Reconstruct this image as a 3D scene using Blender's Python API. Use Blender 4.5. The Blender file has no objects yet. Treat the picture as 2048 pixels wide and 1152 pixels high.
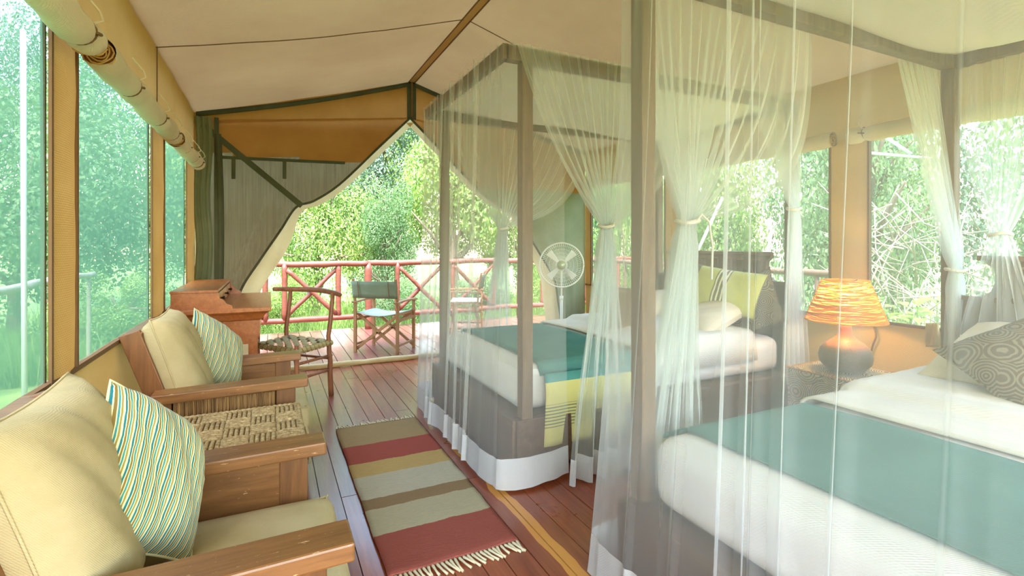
import bpy, math, random
import numpy as np
from mathutils import Vector, Matrix, Euler

random.seed(7)
rng = np.random.default_rng(7)
SC = bpy.context.scene
COL = SC.collection
PI = math.pi

# ------------------------------------------------------------------ camera
FPX = 1002.0
HOR = 487.0
CAMZ = 1.3
YAW = math.radians(25.8)
cam_d = bpy.data.cameras.new('camera')
cam = bpy.data.objects.new('camera', cam_d)
COL.objects.link(cam)
cam.location = (0, 0, CAMZ)
cam.rotation_euler = (PI / 2, 0, -YAW)
cam_d.sensor_width = 36.0
cam_d.lens = FPX / 2048 * 36
cam_d.shift_y = -(576 - HOR) / 2048
cam_d.clip_start = 0.05
cam_d.clip_end = 200
SC.camera = cam

# ------------------------------------------------------------------ sky, sun, exposure
W = bpy.data.worlds.new('world')
SC.world = W
W.use_nodes = True
wn = W.node_tree.nodes
wl = W.node_tree.links
wn.clear()
sky = wn.new('ShaderNodeTexSky')
sky.sky_type = 'NISHITA'
sky.sun_disc = False
sky.sun_elevation = math.radians(55)
sky.sun_rotation = math.radians(200)
sky.air_density = 1.6
sky.dust_density = 1.5
sky.ozone_density = 1.0
bgn = wn.new('ShaderNodeBackground')
bgn.inputs['Strength'].default_value = 1.25
wo = wn.new('ShaderNodeOutputWorld')
wl.new(sky.outputs[0], bgn.inputs['Color'])
wl.new(bgn.outputs[0], wo.inputs['Surface'])

sun_d = bpy.data.lights.new('sun', 'SUN')
sun_d.energy = 5.0
sun_d.angle = math.radians(9)
sun_d.color = (1.0, 0.97, 0.92)
sun = bpy.data.objects.new('sun', sun_d)
COL.objects.link(sun)
sun.location = (0, -4, 12)
sun.rotation_euler = (math.radians(20), math.radians(-10), 0)

SC.view_settings.view_transform = 'Standard'
SC.view_settings.look = 'None'
SC.view_settings.gamma = 1.0
SC.view_settings.use_curve_mapping = False
SC.view_settings.exposure = 0.9
cy = SC.cycles
cy.use_denoising = True
cy.max_bounces = 8
cy.diffuse_bounces = 5
cy.glossy_bounces = 3
cy.transmission_bounces = 6
cy.transparent_max_bounces = 40
cy.sample_clamp_indirect = 8.0
cy.caustics_reflective = False
cy.caustics_refractive = False

# ------------------------------------------------------------------ pixel helper (places measured from the photograph)
FW = Vector((math.sin(YAW), math.cos(YAW), 0))
RT = Vector((math.cos(YAW), -math.sin(YAW), 0))


def at_d(u, v, d):
    return Vector((0, 0, CAMZ)) + FW * d + RT * ((u - 1024) / FPX * d) + Vector((0, 0, -(v - HOR) / FPX * d))


def at_y(u, v, Y):
    k = (u - 1024) / FPX
    d = Y / (FW.y + RT.y * k)
    return at_d(u, v, d)


def at_x(u, v, X):
    k = (u - 1024) / FPX
    d = X / (FW.x + RT.x * k)
    return at_d(u, v, d)


# ------------------------------------------------------------------ materials
def lin(c):
    return tuple(((x / 12.92) if x <= 0.04045 else ((x + 0.055) / 1.055) ** 2.4) for x in [y / 255 for y in c])


class NT:
    def __init__(s, name):
        s.m = bpy.data.materials.new(name)
        s.m.use_nodes = True
        s.n = s.m.node_tree.nodes
        s.l = s.m.node_tree.links
        s.n.clear()
        s.out = s.n.new('ShaderNodeOutputMaterial')

    def new(s, t, **kw):
        n = s.n.new('ShaderNode' + t)
        for k, v in kw.items():
            setattr(n, k, v)
        return n

    def link(s, a, b):
        s.l.new(a, b)

    def coords(s, kind='Object', scale=(1, 1, 1), rot=(0, 0, 0)):
        if kind == 'World':
            src = s.new('NewGeometry').outputs['Position']
        else:
            src = s.new('TexCoord').outputs[kind]
        mp = s.new('Mapping')
        mp.inputs['Scale'].default_value = scale
        mp.inputs['Rotation'].default_value = rot
        s.link(src, mp.inputs['Vector'])
        return mp.outputs[0]

    def noise(s, vec, scale=5, detail=4, rough=0.5, dist=0.0):
        n = s.new('TexNoise')
        n.inputs['Scale'].default_value = scale
        n.inputs['Detail'].default_value = detail
        n.inputs['Roughness'].default_value = rough
        n.inputs['Distortion'].default_value = dist
        if vec is not None:
            s.link(vec, n.inputs['Vector'])
        return n.outputs['Fac']

    def ramp(s, fac, stops, interp='LINEAR'):
        r = s.new('ValToRGB')
        r.color_ramp.interpolation = interp
        e = r.color_ramp.elements
        while len(e) < len(stops):
            e.new(0.5)
        for el, (p, c) in zip(e, stops):
            el.position = p
            el.color = (*c, 1)
        s.link(fac, r.inputs['Fac'])
        return r.outputs['Color']

    def math(s, op, a, b=None, c=None):
        n = s.new('Math', operation=op)
        for i, x in enumerate((a, b, c)):
            if x is None:
                continue
            if isinstance(x, (int, float)):
                n.inputs[i].default_value = x
            else:
                s.link(x, n.inputs[i])
        return n.outputs[0]

    def mix(s, fac, a, b, blend='MIX'):
        n = s.new('Mix', data_type='RGBA', blend_type=blend)
        for sock, x in ((n.inputs['Factor'], fac), (n.inputs['A'], a), (n.inputs['B'], b)):
            if isinstance(x, (int, float)):
                sock.default_value = x
            elif isinstance(x, tuple):
                sock.default_value = (*x, 1)
            else:
                s.link(x, sock)
        return n.outputs['Result']

    def bump(s, h, strength=0.3, dist=0.01):
        b = s.new('Bump')
        b.inputs['Strength'].default_value = strength
        b.inputs['Distance'].default_value = dist
        s.link(h, b.inputs['Height'])
        return b.outputs[0]

    def princ(s, col, rough=0.6, normal=None, metal=0.0, coat=0.0, spec=0.5, sheen=0.0, emis=None, emis_s=0.0):
        p = s.new('BsdfPrincipled')
        if isinstance(col, tuple):
            p.inputs['Base Color'].default_value = (*col, 1)
        else:
            s.link(col, p.inputs['Base Color'])
        if isinstance(rough, (int, float)):
            p.inputs['Roughness'].default_value = rough
        else:
            s.link(rough, p.inputs['Roughness'])
        p.inputs['Metallic'].default_value = metal
        p.inputs['Coat Weight'].default_value = coat
        p.inputs['Coat Roughness'].default_value = 0.15
        p.inputs['Specular IOR Level'].default_value = spec
        p.inputs['Sheen Weight'].default_value = sheen
        if emis:
            p.inputs['Emission Color'].default_value = (*emis, 1)
            p.inputs['Emission Strength'].default_value = emis_s
        if normal is not None:
            s.link(normal, p.inputs['Normal'])
        return p.outputs[0]

    def done(s, sh):
        s.link(sh, s.out.inputs['Surface'])
        return s.m


def wood(name, dark, light, rough=0.45, axis='X', scale=1.0, coat=0.0, wear=0.0, vary=0.25, bump=0.15):
    t = NT(name)
    sc = {'X': (1.2, 14, 14), 'Y': (14, 1.2, 14), 'Z': (14, 14, 1.2)}[axis]
    co = t.coords('World', tuple(x * scale for x in sc))
    ns = t.noise(co, 2.2, 6, 0.6, 0.6)
    fine = t.noise(co, 9, 3, 0.6)
    f = t.math('ADD', t.math('MULTIPLY', ns, 0.75), t.math('MULTIPLY', fine, 0.3))
    col = t.ramp(f, [(0.3, lin(dark)), (0.75, lin(light))])
    oi = t.new('ObjectInfo').outputs['Random']
    col = t.mix(t.math('MULTIPLY', oi, vary), col, tuple(x * 0.45 for x in lin(dark)))
    if wear:
        wv = t.noise(t.coords('World', (6, 30, 30)), 3.0, 5, 0.75)
        wm = t.ramp(wv, [(0.642, (0, 0, 0)), (0.662, (1, 1, 1))])
        col = t.mix(t.math('MULTIPLY', wm, wear), col, lin((214, 176, 128)))
    nb = t.bump(f, bump, 0.004)
    return t.done(t.princ(col, rough, nb, coat=coat))


def cloth(name, c1, c2=None, rough=0.9, trans=0.0, scale=60, wrinkle=0.2, nscale=3.0):
    """woven cloth; trans is how much light passes through it"""
    t = NT(name)
    c2 = c2 or c1
    co = t.coords('World')
    big = t.noise(co, nscale, 4, 0.55)
    col = t.ramp(big, [(0.35, lin(c1)), (0.7, lin(c2))])
    w1 = t.new('TexWave', wave_type='BANDS', bands_direction='Z')
    w1.inputs['Scale'].default_value = scale
    w1.inputs['Distortion'].default_value = 1.5
    t.link(co, w1.inputs['Vector'])
    w2 = t.new('TexWave', wave_type='BANDS', bands_direction='DIAGONAL')
    w2.inputs['Scale'].default_value = scale
    w2.inputs['Distortion'].default_value = 1.0
    t.link(co, w2.inputs['Vector'])
    h = t.math('ADD', t.math('MULTIPLY', w1.outputs['Fac'], 0.1), t.math('MULTIPLY', w2.outputs['Fac'], 0.1))
    h = t.math('ADD', h, t.math('MULTIPLY', t.noise(co, 7, 5, 0.6, 0.8), wrinkle * 4))
    nb = t.bump(h, 0.35, 0.012)
    p = t.princ(col, rough, nb, spec=0.2)
    if trans > 0:
        tr = t.new('BsdfTranslucent')
        t.link(col, tr.inputs['Color'])
        t.link(nb, tr.inputs['Normal'])
        m = t.new('MixShader')
        m.inputs[0].default_value = trans
        t.link(p, m.inputs[1])
        t.link(tr.outputs[0], m.inputs[2])
        p = m.outputs[0]
    return t.done(p)


def netting(name, col, alpha, edge=0.55, streak=0.0, trans=0.5):
    """thin open mesh: mostly holes, denser where the cloth is seen at a slant"""
    t = NT(name)
    lw = t.new('LayerWeight')
    lw.inputs['Blend'].default_value = 0.5
    f = t.math('MULTIPLY', t.math('POWER', lw.outputs['Facing'], 2.0), edge)
    f = t.math('ADD', f, alpha)
    if streak:
        co = t.coords('Object', (60, 60, 1.0))
        n1 = t.noise(co, 1.0, 4, 0.7)
        f = t.math('ADD', f, t.math('MULTIPLY', t.math('SUBTRACT', n1, 0.5), streak))
    f = t.math('MINIMUM', t.math('MAXIMUM', f, 0.0), 0.97)
    d = t.new('BsdfDiffuse')
    d.inputs['Color'].default_value = (*lin(col), 1)
    tr = t.new('BsdfTranslucent')
    tr.inputs['Color'].default_value = (*lin(col), 1)
    m1 = t.new('MixShader')
    m1.inputs[0].default_value = trans
    t.link(d.outputs[0], m1.inputs[1])
    t.link(tr.outputs[0], m1.inputs[2])
    tp = t.new('BsdfTransparent')
    m2 = t.new('MixShader')
    t.link(f, m2.inputs[0])
    t.link(tp.outputs[0], m2.inputs[1])
    t.link(m1.outputs[0], m2.inputs[2])
    return t.done(m2.outputs[0])


def simple(name, c, rough=0.5, metal=0.0, coat=0.0, trans=0.0):
    t = NT(name)
    p = t.princ(lin(c), rough, metal=metal, coat=coat)
    if trans:
        tr = t.new('BsdfTranslucent')
        tr.inputs['Color'].default_value = (*lin(c), 1)
        m = t.new('MixShader')
        m.inputs[0].default_value = trans
        t.link(p, m.inputs[1])
        t.link(tr.outputs[0], m.inputs[2])
        p = m.outputs[0]
    return t.done(p)


def striped(name, base, stripes, axis='U', repeat=9):
    """cloth with woven stripes across its own UV; stripes = [(pos, width, colour)]"""
    t = NT(name)
    uv = t.new('TexCoord').outputs['UV']
    sp = t.new('SeparateXYZ')
    t.link(uv, sp.inputs[0])
    x = sp.outputs[0] if axis == 'U' else sp.outputs[1]
    fr = t.math('FRACT', t.math('MULTIPLY', x, repeat))
    col = lin(base)
    for pos, w, c in stripes:
        d = t.math('ABSOLUTE', t.math('SUBTRACT', fr, pos))
        k = t.math('LESS_THAN', d, w)
        col = t.mix(k, col, lin(c))
    ns = t.noise(t.coords('World'), 9, 5, 0.6, 0.5)
    nb = t.bump(ns, 0.35, 0.012)
    return t.done(t.princ(col, 0.85, nb, spec=0.2, sheen=0.2))


def whorl(name, dark, light, scale=9, freq=70, metric='EUCLIDEAN', width=0.5, coord='Object'):
    """concentric line pattern around scattered centres"""
    t = NT(name)
    co = t.coords(coord)
    v = t.new('TexVoronoi', feature='F1', distance=metric)
    v.inputs['Scale'].default_value = scale
    v.inputs['Randomness'].default_value = 0.8 if metric == 'EUCLIDEAN' else 0.15
    t.link(co, v.inputs['Vector'])
    s_ = t.math('SINE', t.math('MULTIPLY', v.outputs['Distance'], freq))
    k = t.ramp(t.math('ADD', t.math('MULTIPLY', s_, 0.5), 0.5), [(width - 0.1, (0, 0, 0)), (width + 0.1, (1, 1, 1))])
    col = t.mix(k, lin(dark), lin(light))
    nb = t.bump(k, 0.4, 0.004)
    return t.done(t.princ(col, 0.8, nb, spec=0.2))


M = {}
M['ceiling_canvas'] = cloth('ceiling_canvas', (184, 160, 116), (172, 146, 104), trans=0.05, scale=40, wrinkle=0.08, nscale=1.2)
M['wall_canvas'] = cloth('wall_canvas', (198, 160, 100), (208, 172, 114), trans=0.12, scale=40, wrinkle=0.06, nscale=1.5)
M['post_canvas'] = cloth('post_canvas', (190, 146, 84), (200, 158, 96), trans=0.16, scale=40, wrinkle=0.05)
M['gable_canvas'] = cloth('gable_canvas', (172, 122, 66), (186, 136, 78), trans=0.22, scale=50, wrinkle=0.1)
M['green_tape'] = cloth('green_tape', (80, 84, 64), (96, 100, 78), trans=0.1)
M['seam'] = simple('seam', (120, 90, 60), 0.9)
M['cream_canvas'] = cloth('cream_canvas', (226, 208, 160), (212, 190, 140), trans=0.3, wrinkle=0.15)
M['roll_canvas'] = cloth('roll_canvas', (226, 216, 190), (210, 198, 170), trans=0.0, wrinkle=0.3)
M['roll_end'] = simple('roll_end', (120, 66, 34), 0.9)
M['screen'] = netting('window_screen', (96, 140, 122), 0.60, 0.2, 0.22)
M['screen_r'] = netting('window_screen_clear', (190, 214, 200), 0.10, 0.15, 0.0)
M['flap_mesh'] = netting('flap_mesh', (104, 90, 66), 0.72, 0.2, 0.3, 0.35)
M['flap_green'] = cloth('flap_green', (132, 142, 112), (148, 156, 124), trans=0.35, wrinkle=0.15)
M['net'] = netting('mosquito_net', (240, 246, 254), 0.235, 0.42)
M['net_far'] = netting('mosquito_net_far', (246, 249, 252), 0.19, 0.45)
M['net_dense'] = netting('mosquito_net_gathered', (240, 246, 246), 0.30, 0.45)
M['hem'] = cloth('net_hem', (238, 238, 240), (228, 230, 236), trans=0.35, wrinkle=0.15)
M['canopy'] = cloth('canopy_cloth', (246, 244, 236), (240, 238, 230), trans=0.15, wrinkle=0.1)
M['sheet'] = cloth('white_sheet', (240, 238, 234), (230, 230, 232), wrinkle=0.18)
M['duvet'] = cloth('white_duvet', (238, 234, 224), (226, 222, 214), wrinkle=0.25, scale=24)
M['teal'] = cloth('teal_throw', (74, 126, 120), (88, 140, 132), wrinkle=0.1)
M['beige'] = cloth('beige_linen', (190, 174, 134), (174, 158, 116), wrinkle=0.12, scale=110, nscale=5)
M['pillow'] = cloth('cream_pillow', (232, 222, 200), (220, 208, 184), wrinkle=0.15)
M['stripe'] = striped('striped_linen', (216, 210, 164), [(0.16, 0.085, (28, 112, 122)), (0.40, 0.075, (128, 104, 44)), (0.62, 0.075, (56, 136, 134)), (0.84, 0.07, (150, 130, 62))], 'U', 13)
M['green_cushion'] = striped('green_banded_cushion', (196, 198, 112), [(0.5, 0.09, (120, 122, 92)), (0.44, 0.012, (230, 228, 190)), (0.5, 0.012, (230, 228, 190)), (0.56, 0.012, (230, 228, 190)), (0.03, 0.06, (120, 120, 84))], 'U', 1)
M['diamond'] = whorl('diamond_cushion', (66, 40, 22), (176, 140, 88), 9, 60, 'MANHATTAN', 0.62)
M['whorl'] = whorl('whorl_cushion', (104, 92, 74), (146, 134, 112), 8, 60, 'EUCLIDEAN', 0.6)
M['whorl_box'] = whorl('whorl_box', (84, 70, 48), (196, 178, 132), 7, 75, 'EUCLIDEAN', 0.5)
M['chair_wood'] = wood('chair_wood', (104, 64, 30), (158, 108, 60), 0.4, 'X', wear=0.9, coat=0.15)
M['chair_wood_z'] = wood('chair_wood_upright', (98, 60, 28), (148, 98, 54), 0.45, 'Z')
M['desk_wood'] = wood('desk_wood', (142, 76, 34), (190, 116, 62), 0.32, 'Y', coat=0.3)
M['stick_wood'] = wood('stick_wood', (128, 74, 48), (176, 118, 82), 0.4, 'Z')
M['rail_wood'] = wood('rail_wood', (104, 54, 42), (152, 92, 74), 0.5, 'X')
M['bed_wood'] = wood('bed_wood', (92, 70, 50), (136, 108, 80), 0.55, 'Z', vary=0.1)
M['bed_wood_dark'] = wood('bed_wood_dark', (76, 54, 38), (116, 88, 64), 0.5, 'Y', vary=0.1)
M['dchair_wood'] = wood('folding_chair_wood', (136, 96, 58), (178, 136, 92), 0.5, 'Z')
M['dchair_canvas'] = cloth('folding_chair_canvas', (128, 142, 122), (142, 156, 136), trans=0.2)
M['dchair_seat'] = cloth('folding_chair_seat', (176, 182, 160), (190, 196, 176), trans=0.2)
M['webbing'] = simple('webbing', (170, 156, 104), 0.8)
M['webbing2'] = simple('webbing_light', (190, 178, 128), 0.8)
M['brass'] = simple('brass', (70, 50, 30), 0.35, 0.8)
M['white_metal'] = simple('white_metal', (236, 240, 230), 0.4, 0.0)
M['badge'] = simple('fan_badge', (190, 206, 170), 0.3, 0.4)
M['pole'] = simple('pale_pole', (206, 214, 214), 0.45, 0.3)
M['bark'] = wood('bark', (92, 78, 62), (138, 122, 100), 0.9, 'Z')
M['twig'] = simple('twig', (168, 156, 138), 0.9)
M['pale_log'] = wood('pale_log', (142, 136, 120), (184, 178, 160), 0.8, 'Y')
M['cane'] = NT('cane')
t = M['cane']
co = t.coords('World', (90, 90, 3))
n_ = t.noise(co, 1.0, 4, 0.7)
M['cane'] = t.done(t.princ(t.ramp(n_, [(0.3, lin((96, 60, 28))), (0.65, lin((186, 140, 84)))]), 0.7, t.bump(n_, 0.6, 0.01)))
t = NT('rope')
co = t.coords('World', (1, 1, 1))
n_ = t.noise(co, 60, 3, 0.7)
M['rope'] = t.done(t.princ(t.ramp(n_, [(0.3, lin((128, 98, 60))), (0.7, lin((206, 182, 134)))]), 0.85, spec=0.2))

# glossy plank floors
def plank_mat(name, dark, light, rough, streak=False):
    t = NT(name)
    rnd = t.new('ObjectInfo').outputs['Random']
    pos = t.new('NewGeometry').outputs['Position']
    va = t.new('VectorMath', operation='ADD')
    cx = t.new('CombineXYZ')
    t.link(t.math('MULTIPLY', rnd, 37.0), cx.inputs[1])
    t.link(pos, va.inputs[0])
    t.link(cx.outputs[0], va.inputs[1])
    mp = t.new('Mapping')
    mp.inputs['Scale'].default_value = (22, 1.3, 22)
    t.link(va.outputs[0], mp.inputs[0])
    n1 = t.noise(mp.outputs[0], 1.4, 6, 0.6, 0.8)
    col = t.ramp(n1, [(0.28, lin(dark)), (0.75, lin(light))])
    col = t.mix(t.math('MULTIPLY', rnd, 0.35), col, tuple(x * 0.5 for x in lin(dark)))
    if streak:
        sp = t.new('SeparateXYZ')
        t.link(pos, sp.inputs[0])
        mp2 = t.new('Mapping')
        mp2.inputs['Scale'].default_value = (0, 1.6, 0)
        t.link(pos, mp2.inputs[0])
        nn = t.noise(mp2.outputs[0], 1.0, 3, 0.5)
        xx = t.math('ADD', sp.outputs[0], t.math('MULTIPLY', t.math('SUBTRACT', nn, 0.5), 0.16))
        k = t.math('GREATER_THAN', xx, 1.055)
        k2 = t.math('LESS_THAN', xx, 1.125)
        k3 = t.math('LESS_THAN', sp.outputs[1], 3.75)
        col = t.mix(t.math('MULTIPLY', t.math('MULTIPLY', k, k2), k3), col, lin((206, 142, 64)))
    wearn = t.noise(t.coords('World'), 2.6, 5, 0.65)
    rr = t.math('ADD', t.math('MULTIPLY', wearn, 0.25), rough - 0.12)
    return t.done(t.princ(col, rr, t.bump(n1, 0.08, 0.003), coat=0.5))


M['floor'] = plank_mat('floor_planks', (122, 52, 30), (176, 92, 56), 0.30)
M['floor_streak'] = plank_mat('floor_plank_sapwood', (122, 52, 30), (176, 92, 56), 0.30, True)
M['deck'] = plank_mat('deck_planks', (124, 70, 62), (168, 110, 98), 0.32)
M['dark'] = simple('underfloor', (40, 26, 18), 0.9)

# rug
t = NT('rug_wool')
pos = t.new('NewGeometry').outputs['Position']
sp = t.new('SeparateXYZ')
nz = t.noise(t.coords('World', (3, 14, 3)), 6, 4, 0.6)
t.link(pos, sp.inputs[0])
yy = t.math('DIVIDE', t.math('SUBTRACT', t.math('ADD', sp.outputs[1], t.math('MULTIPLY', t.math('SUBTRACT', nz, 0.5), 0.02)), 1.95), 1.71)
stops = [(0.0, (182, 92, 84)), (0.165, (212, 202, 170)), (0.30, (166, 138, 104)), (0.362, (220, 212, 188)), (0.512, (222, 188, 124)), (0.62, (190, 90, 84)), (0.781, (192, 164, 122))]
r = t.ramp(yy, [(p, lin(c)) for p, c in stops], 'CONSTANT')
fi = t.noise(t.coords('World', (8, 60, 8)), 4, 4, 0.7)
colr = t.mix(t.math('MULTIPLY', fi, 0.5), r, (0.16, 0.11, 0.06))
M['rug'] = t.done(t.princ(colr, 0.95, t.bump(fi, 0.9, 0.012), spec=0.1))
M['fringe'] = simple('rug_fringe', (214, 202, 170), 0.95)
# throw drape: cream with thin dark stripes across the lower part (own UV: v runs down)
t = NT('throw_drape')
uv = t.new('TexCoord').outputs['UV']
sp = t.new('SeparateXYZ')
t.link(uv, sp.inputs[0])
v_ = sp.outputs[1]
base = t.mix(t.math('LESS_THAN', v_, 0.12), lin((214, 204, 128)), lin((84, 146, 138)))
fr = t.math('FRACT', t.math('MULTIPLY', v_, 22))
st = t.math('MULTIPLY', t.math('LESS_THAN', fr, 0.36), t.math('MULTIPLY', t.math('GREATER_THAN', v_, 0.42), t.math('LESS_THAN', v_, 0.74)))
base = t.mix(st, base, lin((120, 128, 104)))
M['drape'] = t.done(t.princ(base, 0.9, t.bump(t.noise(t.coords('World'), 8, 4), 0.3, 0.01), spec=0.2))
# gourd lamp base
t = NT('gourd')
g1 = t.coords('Object')
sp = t.new('SeparateXYZ')
t.link(g1, sp.inputs[0])
nn = t.noise(g1, 90, 2, 0.6)
zz = t.math('ADD', sp.outputs[2], t.math('MULTIPLY', nn, 0.05))
kk = t.ramp(zz, [(0.18, lin((112, 94, 62))), (0.25, lin((206, 120, 58)))])
M['gourd'] = t.done(t.princ(kk, 0.5, t.bump(nn, 0.5, 0.004)))
t = NT('shade_strand')
tr = t.new('BsdfTranslucent')
tr.inputs['Color'].default_value = (*lin((252, 200, 80)), 1)
m_ = t.new('MixShader')
m_.inputs[0].default_value = 0.6
t.link(t.princ(lin((232, 176, 72)), 0.7), m_.inputs[1])
t.link(tr.outputs[0], m_.inputs[2])
M['strand'] = t.done(m_.outputs[0])
t = NT('bulb')
M['bulb'] = t.done(t.princ((1, 0.8, 0.5), 0.4, emis=(1.0, 0.72, 0.32), emis_s=14))


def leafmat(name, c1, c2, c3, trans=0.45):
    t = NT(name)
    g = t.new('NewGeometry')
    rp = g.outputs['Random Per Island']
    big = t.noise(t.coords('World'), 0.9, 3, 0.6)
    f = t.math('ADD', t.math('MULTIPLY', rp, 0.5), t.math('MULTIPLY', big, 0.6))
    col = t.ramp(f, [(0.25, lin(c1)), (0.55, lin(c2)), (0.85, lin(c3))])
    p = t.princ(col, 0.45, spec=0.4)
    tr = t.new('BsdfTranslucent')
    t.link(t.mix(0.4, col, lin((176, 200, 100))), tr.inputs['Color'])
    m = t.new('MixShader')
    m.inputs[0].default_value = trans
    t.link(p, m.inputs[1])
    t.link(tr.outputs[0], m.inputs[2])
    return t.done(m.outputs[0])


M['leaf_a'] = leafmat('leaf_bright', (80, 112, 50), (126, 158, 76), (186, 202, 112), 0.35)
M['leaf_b'] = leafmat('leaf_mid', (62, 92, 54), (100, 134, 84), (152, 176, 120), 0.32)
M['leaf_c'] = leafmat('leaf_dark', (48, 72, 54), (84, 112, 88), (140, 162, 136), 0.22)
M['grass'] = leafmat('grass_blade', (88, 118, 56), (126, 154, 80), (172, 188, 116))
t = NT('ground')
nn = t.noise(t.coords('World'), 1.5, 6, 0.7)
M['ground'] = t.done(t.princ(t.ramp(nn, [(0.3, lin((86, 108, 48))), (0.7, lin((138, 160, 78)))]), 0.95))


# ------------------------------------------------------------------ mesh helpers
class MB:
    def __init__(s):
        s.v = []
        s.f = []
        s.uv = None

    def add(s, vs, fs):
        b = len(s.v)
        s.v += [tuple(x) for x in vs]
        s.f += [tuple(i + b for i in f) for f in fs]
        return s

    def box(s, x0, x1, y0, y1, z0, z1, mat=None):
        vs = [(x0, y0, z0), (x1, y0, z0), (x1, y1, z0), (x0, y1, z0), (x0, y0, z1), (x1, y0, z1), (x1, y1, z1), (x0, y1, z1)]
        if mat is not None:
            vs = [mat @ Vector(q) for q in vs]
        return s.add(vs, [(0, 3, 2, 1), (4, 5, 6, 7), (0, 1, 5, 4), (1, 2, 6, 5), (2, 3, 7, 6), (3, 0, 4, 7)])

    def tube(s, pts, r, n=8, cap=True):
        pts = [Vector(p) for p in pts]
        rs = r if isinstance(r, (list, tuple)) else [r] * len(pts)
        vs = []
        prev = None
        for i, p in enumerate(pts):
            a = pts[max(i - 1, 0)]
            b = pts[min(i + 1, len(pts) - 1)]
            d = (b - a)
            d = d.normalized() if d.length > 1e-9 else Vector((0, 0, 1))
            if prev is None:
                ref = Vector((0, 0, 1)) if abs(d.z) < 0.9 else Vector((1, 0, 0))
                x = d.cross(ref).normalized()
            else:
                x = (prev - d * prev.dot(d)).normalized()
            prev = x
            y = d.cross(x)
            for k in range(n):
                a_ = 2 * PI * k / n
                vs.append(p + (x * math.cos(a_) + y * math.sin(a_)) * rs[i])
        fs = []
        for i in range(len(pts) - 1):
            for k in range(n):
                k2 = (k + 1) % n
                fs.append((i * n + k, i * n + k2, (i + 1) * n + k2, (i + 1) * n + k))
        if cap:
            fs.append(tuple(range(n - 1, -1, -1)))
            m = (len(pts) - 1) * n
            fs.append(tuple(m + k for k in range(n)))
        return s.add(vs, fs)

    def bar(s, a, b, w, h, up=(0, 0, 1)):
        """rectangular bar from a to b, w sideways and h along up"""
        a = Vector(a)
        b = Vector(b)
        d = (b - a).normalized()
        u = Vector(up)
        if abs(d.dot(u)) > 0.98:
            u = Vector((1, 0, 0))
        x = d.cross(u).normalized()
        y = x.cross(d).normalized()
        vs = []
        for p in (a, b):
            for sx, sy in ((-1, -1), (1, -1), (1, 1), (-1, 1)):
                vs.append(p + x * sx * w / 2 + y * sy * h / 2)
        return s.add(vs, [(0, 1, 2, 3), (7, 6, 5, 4), (0, 4, 5, 1), (1, 5, 6, 2), (2, 6, 7, 3), (3, 7, 4, 0)])

    def lathe(s, prof, n=24, c=(0, 0, 0)):
        vs = []
        for r, z in prof:
            for k in range(n):
                a = 2 * PI * k / n
                vs.append((c[0] + r * math.cos(a), c[1] + r * math.sin(a), c[2] + z))
        fs = []
        for i in range(len(prof) - 1):
            for k in range(n):
                k2 = (k + 1) % n
                fs.append((i * n + k, i * n + k2, (i + 1) * n + k2, (i + 1) * n + k))
        return s.add(vs, fs)

    def prism(s, poly, axis, a, b):
        """poly of 2D points extruded along axis ('x': poly is (y,z); 'y': (x,z))"""
        n = len(poly)
        vs = []
        for q in (a, b):
            for p in poly:
                vs.append((q, p[0], p[1]) if axis == 'x' else ((p[0], q, p[1]) if axis == 'y' else (p[0], p[1], q)))
        fs = [tuple(range(n))[::-1], tuple(range(n, 2 * n))]
        for i in range(n):
            j = (i + 1) % n
            fs.append((i, j, n + j, n + i))
        return s.add(vs, fs)

    def grid(s, fn, nu, nv, uv=False):
        b = len(s.v)
        for j in range(nv + 1):
            for i in range(nu + 1):
                s.v.append(tuple(fn(i / nu, j / nv)))
        for j in range(nv):
            for i in range(nu):
                q = b + j * (nu + 1) + i
                s.f.append((q, q + 1, q + nu + 2, q + nu + 1))
        if uv:
            s.uv = s.uv or {}
            for j in range(nv + 1):
                for i in range(nu + 1):
                    s.uv[b + j * (nu + 1) + i] = (i / nu, j / nv)
        return s

    def mesh(s, name, m, smooth=False):
        me = bpy.data.meshes.new(name)
        me.from_pydata(s.v, [], s.f)
        if m:
            me.materials.append(M[m] if isinstance(m, str) else m)
        if s.uv:
            ul = me.uv_layers.new(name='uv')
            for lp in me.loops:
                ul.data[lp.index].uv = s.uv.get(lp.vertex_index, (0, 0))
        if smooth:
            me.polygons.foreach_set('use_smooth', [True] * len(me.polygons))
        me.update()
        return me

    def build(s, name, m, parent=None, smooth=False, bevel=0.0, solid=0.0, subsurf=0):
        o = bpy.data.objects.new(name, s.mesh(name, m, smooth))
        COL.objects.link(o)
        if parent is not None:
            o.parent = parent
            o.matrix_parent_inverse = Matrix.Translation(-parent.location) if parent.type == 'EMPTY' and parent.parent is None else Matrix.Identity(4)
        if solid:
            md = o.modifiers.new('solid', 'SOLIDIFY')
            md.thickness = solid
            md.offset = 0
        if bevel:
            md = o.modifiers.new('bevel', 'BEVEL')
            md.width = bevel
            md.segments = 2
            md.limit_method = 'ANGLE'
        if subsurf:
            md = o.modifiers.new('subsurf', 'SUBSURF')
            md.levels = subsurf
            md.render_levels = subsurf
        return o


def tag(o, label=None, cat=None, group=None, kind=None):
    if label:
        o['label'] = label
    if cat:
        o['category'] = cat
    if group:
        o['group'] = group
    if kind:
        o['kind'] = kind
    return o


def thing(name, label, cat, loc=(0, 0, 0), group=None):
    """an Empty at the base of the thing; its parts are modelled in world places and parented to it"""
    o = bpy.data.objects.new(name, None)
    o.empty_display_size = 0.1
    COL.objects.link(o)
    o.location = loc
    return tag(o, label, cat, group)


def structure(o):
    o['kind'] = 'structure'
    return o


def smoothstep(a, b, x):
    t_ = min(1, max(0, (x - a) / (b - a)))
    return t_ * t_ * (3 - 2 * t_)


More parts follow.
